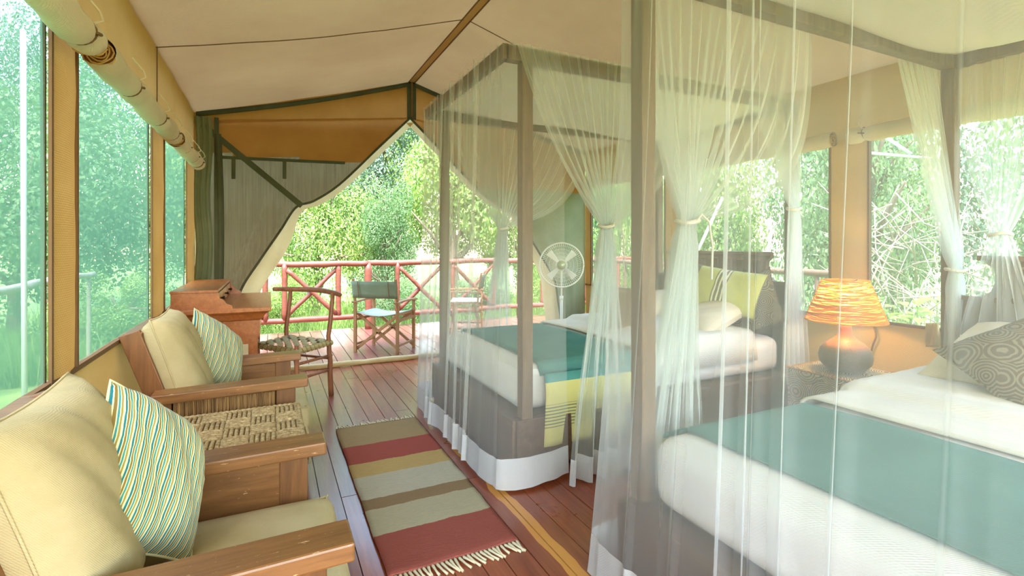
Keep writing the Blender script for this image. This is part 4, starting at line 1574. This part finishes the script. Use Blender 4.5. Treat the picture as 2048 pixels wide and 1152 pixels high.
# nearest bed
n2 = thing('mosquito_net', 'large white mosquito net around the nearest bed, filling the right half', 'mosquito net', (1.15, 0.8, 0), 'white mosquito nets')
y0, y1 = B2
closed_curtain(n2, [(1.40, y1 + 0.045), (1.215, y1 + 0.045), (1.215, y0 - 0.05), (1.8, y0 - 0.05)], ZT, 0.012, 0.10, 5, 4.2, pl=[(1.36, 0.015), (1.19, 0.012), (1.02, 0.04), (0.925, 0.03), (0.895, 0.03), (0.79, 0.035), (0.67, 0.03), (0.655, 0.02), (0.50, 0.012), (0.2, 0.03)], nu=560, nv=44,
               spread=lambda s, q: (-0.03 * smoothstep(0.25, 0.0, s) * q * q, 0.05 * smoothstep(0.25, 0, s) * q * q, 0))
tied_curtain(n2, (1.24, y1 + 0.05, ZT), (2.36, y1 + 0.05, ZT), (1.565, y1 + 0.06, 1.39), 0.012, 0.42, 0.7, nfold=18, bot_off=(-0.12, 0.02, 0), belly=(0.03, 0.26))
tied_curtain(n2, (3.05, y1 + 0.05, ZT), (3.56, y1 + 0.05, ZT), (3.50, y1 - 0.04, 1.15), 0.30, 0.25, 6.0, nfold=9, depth=0.03, belly=(0.02, 0.02), hem=0.05, tail=False)
tied_curtain(n2, (3.56, y1 - 0.02, ZT), (3.56, y1 - 0.50, ZT), (3.47, y1 - 0.24, 1.35), 0.75, 0.34, 6.6, nfold=7, depth=0.03, belly=(0.04, 0.04), hem=0.05, tail=False)

# ================================================================== LAMP AND ITS TABLE
bx = thing('woven_side_table', 'square side table covered in whorl patterned cloth between the beds', 'side table', (3.47, 2.03, 0))
rounded_slab(3.22, 3.71, 1.76, 2.30, 0.0, 0.455, r=0.03, n=12, dome=0.0, wr=0).build('body', 'whorl_box', bx, smooth=True)
for (a, b) in (((3.225, 1.765), (3.225, 2.295)), ((3.225, 1.765), (3.705, 1.765)), ((3.705, 1.765), (3.705, 2.295)), ((3.705, 2.295), (3.225, 2.295))):
    MB().tube([(*a, 0.447), (*b, 0.447)], 0.007, 6).build('edge_piping', 'cane', bx)

LX, LY, LZ = 3.42, 2.02, 0.457
lamp = thing('table_lamp', 'lit lamp with an orange string wrapped shade on a gourd base', 'lamp', (LX, LY, LZ))
g = MB().lathe([(0.001, 0.0), (0.06, 0.0), (0.115, 0.02), (0.148, 0.06), (0.155, 0.10), (0.145, 0.145), (0.11, 0.185), (0.07, 0.212), (0.043, 0.24), (0.036, 0.28), (0.034, 0.33), (0.001, 0.335)], 36).build('gourd_base', 'gourd', None, smooth=True)
g.parent = lamp
zb, zt_ = 0.335, 0.60
rb, rt = 0.232, 0.135
mb = MB()
for k in range(120):
    za = random.uniform(0.0, 1.0)
    tiltx, tilty = random.uniform(-0.05, 0.05), random.uniform(-0.05, 0.05)
    ph = random.uniform(0, 6.28)
    a0, ln = random.uniform(0, 6.28), random.uniform(2.5, 6.28)
    pts = []
    for i in range(25):
        a = a0 + ln * i / 24
        f = min(1, max(0, za + tiltx * math.cos(a) + tilty * math.sin(a) + 0.02 * math.sin(3 * a + ph)))
        r_ = lerp(rb, rt, f) + 0.002 * math.sin(5 * a + ph)
        pts.append((r_ * math.cos(a), r_ * math.sin(a), lerp(zb, zt_, f)))
    mb.tube(pts, 0.0024, 4, cap=False)
s_ = mb.build('shade_strings', 'strand', None, smooth=True)
s_.parent = lamp
s_['kind'] = 'stuff'
t = NT('shade_liner')
tr = t.new('BsdfTranslucent')
tr.inputs['Color'].default_value = (*lin((255, 214, 120)), 1)
tp = t.new('BsdfTransparent')
m_ = t.new('MixShader')
m_.inputs[0].default_value = 0.06
t.link(tr.outputs[0], m_.inputs[1])
t.link(tp.outputs[0], m_.inputs[2])
M['liner'] = t.done(m_.outputs[0])
ln_ = MB().lathe([(rb - 0.006, zb), (rt - 0.006, zt_)], 40).build('shade_liner', 'liner', None, smooth=True)
ln_.parent = lamp
for r_, z in ((rb, zb), (rt, zt_)):
    q = MB().tube([(r_ * math.cos(a), r_ * math.sin(a), z) for a in [2 * PI * k / 36 for k in range(37)]], 0.004, 6).build('shade_ring', 'strand', None)
    q.parent = lamp
for k in range(3):
    a = k * 2 * PI / 3
    q = MB().tube([(0.02 * math.cos(a), 0.02 * math.sin(a), zt_ - 0.02), (rt * math.cos(a), rt * math.sin(a), zt_)], 0.003, 5).build('shade_spoke', 'brass', None)
    q.parent = lamp
bl = MB().lathe([(0.001, 0.06), (0.018, 0.055), (0.026, 0.03), (0.022, 0.0), (0.013, -0.025), (0.013, -0.05), (0.001, -0.05)], 16).build('bulb', 'bulb', None, smooth=True)
bl.parent = lamp
bl.location = (0, 0, 0.46)
q = MB().lathe([(0.016, 0.335), (0.016, 0.415)], 12).build('socket', 'brass', None)
q.parent = lamp
pl = bpy.data.lights.new('lamp_light', 'POINT')
pl.energy = 30
pl.color = (1.0, 0.66, 0.26)
pl.shadow_soft_size = 0.03
plo = bpy.data.objects.new('lamp_light', pl)
COL.objects.link(plo)
plo.parent = lamp
plo.location = (0.0, 0.0, 0.47)

cd_ = MB().tube(cr([at_x(1748, 652, XR - 0.03), at_x(1752, 672, XR - 0.04), at_x(1746, 690, XR - 0.03), at_x(1743, 702, XR - 0.03)], 14), 0.007, 6).build('tie_cord', 'seam', None, smooth=True)
tag(cd_, 'short brown cord hanging below the window right of the lamp', 'cord')
wf = MB().grid(lambda p, q: tuple(at_x(lerp(1852, 1878, p), lerp(646, 694, q), XR - 0.03) + Vector((-0.01 * math.sin(p * 9 + q * 3), 0, 0))), 8, 8).build('window_cloth', 'cream_canvas', None, smooth=True, solid=0.004)
tag(wf, 'small pale cloth hanging below the window beside the nearest bed post', 'cloth')

# ================================================================== PEDESTAL FAN
fan = thing('pedestal_fan', 'white pedestal fan with round wire guard beyond the farther bed', 'fan', (2.83, 4.62, 0))
FC = Vector((2.80, 4.58, 1.07))
fd = (Vector((0, 0, 1.1)) - FC)
fd.z = 0.1
fd.normalize()
fx = Vector((-fd.y, fd.x, 0)).normalized()
fy = fd.cross(fx)
FR = 0.235


def fpt(r_, a, d):
    return FC + fx * r_ * math.cos(a) + fy * r_ * math.sin(a) + fd * d


def fring(r_, d, rad, nm):
    return MB().tube([fpt(r_, 2 * PI * k / 40, d) for k in range(41)], rad, 6).build(nm, 'white_metal', fan, smooth=True)


fring(FR, 0.0, 0.008, 'guard_rim')
fring(0.05, 0.055, 0.003, 'guard_ring')
for r_ in (0.09, 0.13, 0.17, 0.205):
    fring(r_, 0.055 - 0.05 * (r_ / FR) ** 3, 0.0012, 'guard_ring')
mb = MB()
for k in range(64):
    a = 2 * PI * k / 64
    mb.tube([fpt(0.045, a, 0.056), fpt(0.12, a + 0.05, 0.052), fpt(0.20, a + 0.1, 0.03), fpt(FR, a + 0.12, 0.0)], 0.0012, 3, cap=False)
    mb.tube([fpt(0.06, a, -0.075), fpt(0.18, a, -0.06), fpt(FR, a, 0.0)], 0.0012, 3, cap=False)
w_ = mb.build('guard_wires', 'white_metal', fan)
w_['kind'] = 'stuff'
MB().tube([fpt(0, 0, 0.05), fpt(0, 0, 0.062)], 0.048, 18).build('badge', 'badge', fan, smooth=True)
MB().tube([fpt(0, 0, -0.03), fpt(0, 0, 0.03)], 0.035, 14).build('hub', 'white_metal', fan, smooth=True)
for k in range(4):
    a = PI / 4 + k * PI / 2
    mb = MB()
    mb.grid(lambda p, q, a=a: tuple(fpt(lerp(0.03, 0.195, p), a + (q - 0.5) * lerp(0.5, 0.42, p), -0.012 + 0.03 * (q - 0.5))), 8, 4)
    mb.build('blade', 'white_metal', fan, smooth=True, solid=0.002)
MB().tube([fpt(0, 0, -0.06), fpt(0, 0, -0.10), fpt(0, 0, -0.2)], [0.06, 0.065, 0.03], 16).build('motor', 'white_metal', fan, smooth=True)
pb = FC - fd * 0.11
MB().tube([(pb.x, pb.y, 0.03), (pb.x, pb.y, 0.72)], 0.016, 12).build('pole', 'white_metal', fan, smooth=True)
MB().tube([(pb.x, pb.y, 0.70), (pb.x, pb.y, 1.03)], 0.010, 12).build('inner_pole', 'white_metal', fan, smooth=True)
MB().tube([(pb.x, pb.y, 0.69), (pb.x, pb.y, 0.73)], 0.022, 12).build('height_collar', 'white_metal', fan, smooth=True)
MB().lathe([(0.001, 0.035), (0.05, 0.035), (0.17, 0.018), (0.19, 0.0)], 28, (pb.x, pb.y, 0.0)).build('base', 'white_metal', fan, smooth=True)

# ================================================================== OUTSIDE
tag(structure(MB().grid(lambda p, q: (lerp(-45, 50, p), lerp(-30, 60, q), -0.5 + 0.05 * wob(p * 60, q * 30)), 60, 60).build('ground', 'ground')))

# awning poles outside
for a, b, r_, lab in (((1741, 306, 5.4), (1862, 317, 5.4), 0.016, 'white level awning pole outside the window right of the lamp'),
                      ((1752, 262, 5.4), (1822, 308, 5.4), 0.018, 'pale slanting awning strut outside the window right of the lamp'),
                      ((1445, 395, 7.0), (1392, 510, 7.0), 0.022, 'slanting white pole outside the window behind the farther bed'),
                      ((46, 60, 3.4), (50, 830, 3.4), 0.016, 'upright pale pole outside the leftmost window')):
    A_, B_ = at_d(*a), at_d(*b)
    if 'upright' in lab:
        B_.z = -0.5
    o = MB().tube([A_, (A_ + B_) / 2, B_], r_, 10).build('awning_pole', 'pole', None, smooth=True)
    tag(o, lab, 'pole')


def leaf_mesh(name, n, kind, mat, leaf=0.07, aspect=0.55, seed=1):
    """leaves as folded kites filling a lumpy crown of radius about 1"""
    r = np.random.default_rng(seed)
    nc = 26
    cc = r.normal(size=(nc, 3))
    cc /= np.linalg.norm(cc, axis=1)[:, None]
    cc *= r.uniform(0.25, 0.85, (nc, 1))
    cr_ = r.uniform(0.22, 0.45, nc)
    idx = r.integers(0, nc, n)
    d = r.normal(size=(n, 3))
    d /= np.linalg.norm(d, axis=1)[:, None]
    pos = cc[idx] + d * (cr_[idx] * r.uniform(0.55, 1.0, n) ** 0.5)[:, None]
    nrm = d + r.normal(size=(n, 3)) * 0.7 + np.array([0, 0, 0.6])
    nrm /= np.linalg.norm(nrm, axis=1)[:, None]
    tmp = r.normal(size=(n, 3))
    ax = np.cross(nrm, tmp)
    ax /= np.linalg.norm(ax, axis=1)[:, None]
    bx_ = np.cross(nrm, ax)
    L = leaf * r.uniform(0.6, 1.3, n)[:, None]
    Wd = L * aspect
    v = np.stack([pos - ax * L * 0.5, pos + bx_ * Wd * 0.5 + nrm * Wd * 0.15, pos + ax * L * 0.5, pos - bx_ * Wd * 0.5 + nrm * Wd * 0.15], 1).reshape(-1, 3)
    me = bpy.data.meshes.new(name)
    me.vertices.add(4 * n)
    me.vertices.foreach_set('co', v.astype(np.float32).ravel())
    me.loops.add(4 * n)
    me.loops.foreach_set('vertex_index', np.arange(4 * n, dtype=np.int32))
    me.polygons.add(n)
    me.polygons.foreach_set('loop_start', np.arange(0, 4 * n, 4, dtype=np.int32))
    me.materials.append(M[mat])
    me.update()
    me.validate()
    return me


CR = {}
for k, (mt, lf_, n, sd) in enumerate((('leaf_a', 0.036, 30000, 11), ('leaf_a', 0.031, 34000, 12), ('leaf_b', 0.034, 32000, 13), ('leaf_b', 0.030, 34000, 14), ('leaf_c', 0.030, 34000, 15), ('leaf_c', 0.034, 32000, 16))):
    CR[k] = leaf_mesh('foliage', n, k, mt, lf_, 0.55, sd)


def trunk_mesh(h, r_, sc_, seed):
    mb = MB()
    rr = random.Random(seed)
    top = Vector((rr.uniform(-0.3, 0.3), rr.uniform(-0.3, 0.3), h))
    pts = [Vector((0, 0, 0)).lerp(top, i / 8) + Vector((0.06 * wob(i, seed), 0.06 * wob(i, seed + 2), 0)) for i in range(9)]
    mb.tube(pts, [r_ * (1 - 0.6 * i / 8) for i in range(9)], 8)
    for k in range(9):
        b = pts[rr.randint(3, 8)]
        e = b + Vector((rr.uniform(-1, 1) * sc_[0] * 0.6, rr.uniform(-1, 1) * sc_[1] * 0.6, rr.uniform(0.1, 0.9) * sc_[2] * 0.7))
        mb.tube([b, b.lerp(e, 0.5) + Vector((0, 0, 0.1)), e], [r_ * 0.4, r_ * 0.25, r_ * 0.1], 6)
    return mb


def tree(x, y, zc, sc_, k, label, cat='tree', group=None):
    gz = -0.5
    o = thing('leafy_tree' if cat == 'tree' else 'leafy_bush', label, cat, (x, y, gz), group)
    tr_ = trunk_mesh(max(0.4, zc - gz), 0.05 + 0.03 * sc_[2], sc_, x * 3 + y).build('trunk', 'bark', None, smooth=True)
    tr_.parent = o
    f = bpy.data.objects.new('foliage', CR[k])
    COL.objects.link(f)
    f.parent = o
    f.location = (0, 0, zc - gz)
    f.scale = sc_
    f.rotation_euler = (0, 0, (x * 7 + y * 3) % 6.28)
    f['kind'] = 'stuff'
    return o


front_trees = [
    (-4.0, 11.5, 2.2, (2.3, 1.8, 2.8), 2, 'mid green tree beyond the deck, hidden mostly behind the brown flap'),
    (-1.0, 12.9, 2.8, (2.3, 1.4, 3.2), 0, 'sunlit tree at the far left of the doorway view, above the log railing'),
    (0.9, 11.4, 2.0, (1.6, 1.1, 2.5), 1, 'yellow green tree left of the dark tree, above the crossed braces of the railing'),
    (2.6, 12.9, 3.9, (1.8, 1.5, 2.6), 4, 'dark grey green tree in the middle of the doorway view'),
    (2.3, 10.9, 1.3, (1.2, 0.9, 1.6), 3, 'mid green young tree behind the railing, under the dark grey green tree'),
    (4.0, 11.4, 2.8, (2.0, 1.3, 3.1), 0, 'bright yellow green tree right of the dark tree, beside the farther bed post'),
    (6.3, 12.0, 2.2, (1.9, 1.4, 2.9), 1, 'sunlit tree seen through the foot curtain of the farther bed'),
    (8.9, 11.6, 2.8, (2.0, 1.6, 3.2), 2, 'mid green tree beyond the deck, seen past the white fan'),
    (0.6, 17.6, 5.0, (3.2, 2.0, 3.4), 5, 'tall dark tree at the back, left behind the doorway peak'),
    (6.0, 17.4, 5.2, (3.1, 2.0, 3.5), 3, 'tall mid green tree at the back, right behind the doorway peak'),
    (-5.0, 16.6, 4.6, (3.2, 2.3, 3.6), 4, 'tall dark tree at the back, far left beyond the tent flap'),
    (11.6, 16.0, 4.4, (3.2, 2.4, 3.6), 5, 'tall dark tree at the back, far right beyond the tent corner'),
    (3.0, 15.3, 2.4, (2.6, 1.0, 3.0), 5, 'dark low tree in the second row, filling below the dark grey green tree'),
    (-1.8, 15.6, 2.4, (2.6, 1.2, 3.0), 3, 'mid green low tree in the second row, left of the doorway centre'),
    (8.2, 14.4, 1.8, (2.5, 1.2, 2.4), 4, 'dark low tree in the second row, right behind the farther bed net')]
for x, y, zc, s_, k, lab in front_trees:
    tree(x, y, zc, s_, k, lab)
for x, y, zc, s_, k, lab in [(-5.0, -3.2, 2.0, (1.7, 1.9, 3.4), 2, 'unseen tree behind the viewpoint outside the left wall, added to dim the near left'),  # first tree is out of view, added to cut brightness at the near left
                             (-4.2, 0.6, 2.2, (1.5, 1.9, 3.4), 3, 'blurred green tree behind the leftmost screened window and its pale pole'),
                             (-4.6, 4.0, 1.8, (1.4, 1.6, 2.8), 2, 'blurred green tree behind the middle left screened window'),
                             (-5.0, 7.4, 2.0, (1.6, 1.8, 2.9), 2, 'blurred green tree behind the narrow screened window by the desk'),
                             (-8.2, 2.6, 3.4, (2.2, 3.2, 4.2), 5, 'tall dark tree in the second row outside the left windows'),
                             (-9.0, 10.5, 3.6, (2.6, 3.2, 4.2), 4, 'tall dark tree in the second row, beyond the narrow left window')]:
    tree(x, y, zc, s_, k, lab)
for x, y, zc, s_, k, lab in [(7.0, -2.0, 1.6, (1.4, 1.6, 2.8), 3, 'green tree outside the right wall, hidden beside the viewpoint'),
                             (7.0, 1.2, 1.8, (1.3, 1.5, 2.8), 2, 'green tree outside the window at the right edge of the picture'),
                             (7.3, 4.2, 1.9, (1.3, 1.4, 2.9), 2, 'green tree behind the white awning pole and tangled twigs'),
                             (7.6, 7.0, 1.9, (1.4, 1.3, 2.9), 0, 'sunny green tree behind the headboard of the farther bed'),
                             (8.0, 9.2, 2.2, (1.5, 0.9, 3.2), 1, 'yellow green tree outside the window beside the white fan'),
                             (11.0, 0.2, 3.0, (2.2, 2.6, 4.0), 4, 'tall dark tree in the second row outside the right windows'),
                             (11.4, 5.6, 3.2, (2.2, 2.6, 4.2), 5, 'tall dark tree in the second row behind the lit lamp')]:
    tree(x, y, zc, s_, k, lab)
for i, (x, y, s_, lab) in enumerate([(-2.2, 9.7, 0.8, 'low bush behind the railing, hidden left by the desk'),
                                     (0.1, 9.7, 0.7, 'low bush behind the railing, left of the stick chair back'),
                                     (2.0, 9.7, 0.6, 'low bush behind the railing, above the grey folding chair in the doorway'),
                                     (3.9, 9.7, 0.8, 'low bush behind the railing, beside the post of the farther bed'),
                                     (5.8, 9.7, 0.85, 'low bush behind the railing, right of the netted folding chair'),
                                     (7.9, 9.7, 0.9, 'low bush at the right end of the log railing')]):
    tree(x, y, 0.1, (1.0, 0.7, s_), i % 4, lab, 'bush')

# twiggy shrub right of the lamp and its broad low leaves
tw = thing('twiggy_shrub', 'tangled pale twigs over broad leaves outside the window right of the lamp', 'shrub', (5.6, 2.6, -0.5))
mb = MB()
rr = random.Random(5)
for k in range(90):
    c = at_d(rr.uniform(1700, 1960), rr.uniform(420, 640), rr.uniform(5.4, 6.4))
    d_ = Vector((rr.uniform(-1, 1), rr.uniform(-1, 1), rr.uniform(-0.7, 1))).normalized() * rr.uniform(0.25, 0.7)
    s2 = Vector((rr.uniform(-1, 1), rr.uniform(-1, 1), rr.uniform(-1, 1))) * 0.12
    mb.tube([c - d_, c + s2, c + d_], [0.009, 0.007, 0.003], 5)
o = mb.build('twigs', 'twig', tw, smooth=True)
o['kind'] = 'stuff'
for k in range(26):
    c = at_d(rr.uniform(1740, 1900), rr.uniform(606, 660), rr.uniform(4.6, 5.4))
    L = rr.uniform(0.10, 0.17)
    a = rr.uniform(0, 6.28)
    R_ = Matrix.Rotation(a, 3, 'Z') @ Matrix.Rotation(rr.uniform(-0.5, 0.2), 3, 'Y')

    def lfn(p, q):
        w = math.sin(PI * min(1, p * 0.95 + 0.03)) ** 0.7 * (q - 0.5) * L * 0.8
        return tuple(c + R_ @ Vector((p * L, w, 0.02 * math.sin(PI * p) + abs(q - 0.5) * 0.03)))
    MB().grid(lfn, 6, 2).build('leaf', 'leaf_a', tw, smooth=True)
    MB().tube([c + Vector((0, 0, 0)), c + Vector((0.05, 0.05, -0.6)), Vector((c.x + 0.1, c.y + 0.1, -0.5))], 0.004, 4).build('leaf_stalk', 'grass', tw)

# grass as one mass
r = np.random.default_rng(3)
n = 32000
gx = r.uniform(-5, 11, n)
gy = 8.25 + r.uniform(0, 1, n) ** 1.5 * 4.5
h = r.uniform(0.25, 0.62, n) * (1 + 0.3 * np.sin(gx * 3) * np.cos(gy * 2))
a = r.uniform(0, 6.28, n)
w = 0.007
lean = r.normal(size=(n, 2)) * 0.14
b0 = np.stack([gx - w * np.cos(a), gy - w * np.sin(a), np.full(n, -0.5)], 1)
b1 = np.stack([gx + w * np.cos(a), gy + w * np.sin(a), np.full(n, -0.5)], 1)
m0 = np.stack([gx - 0.7 * w * np.cos(a) + lean[:, 0] * 0.35, gy - 0.7 * w * np.sin(a) + lean[:, 1] * 0.35, -0.5 + h * 0.6], 1)
m1 = np.stack([gx + 0.7 * w * np.cos(a) + lean[:, 0] * 0.35, gy + 0.7 * w * np.sin(a) + lean[:, 1] * 0.35, -0.5 + h * 0.6], 1)
tpz = np.stack([gx + lean[:, 0], gy + lean[:, 1], -0.5 + h], 1)
v = np.stack([b0, b1, m1, m0, tpz], 1).reshape(-1, 3)
me = bpy.data.meshes.new('grass')
me.vertices.add(5 * n)
me.vertices.foreach_set('co', v.astype(np.float32).ravel())
base_ = (np.arange(n) * 5)[:, None]
lp = np.concatenate([base_ + np.array([[0, 1, 2, 3]]), base_ + np.array([[3, 2, 4]])], 1).astype(np.int32)
me.loops.add(7 * n)
me.loops.foreach_set('vertex_index', lp.ravel())
me.polygons.add(2 * n)
ls = np.stack([np.arange(n) * 7, np.arange(n) * 7 + 4], 1).ravel().astype(np.int32)
me.polygons.foreach_set('loop_start', ls)
me.materials.append(M['grass'])
me.update()
me.validate()
go = bpy.data.objects.new('grass', me)
COL.objects.link(go)
tag(go, 'tall bright green grass growing behind the deck railing', 'grass', kind='stuff')
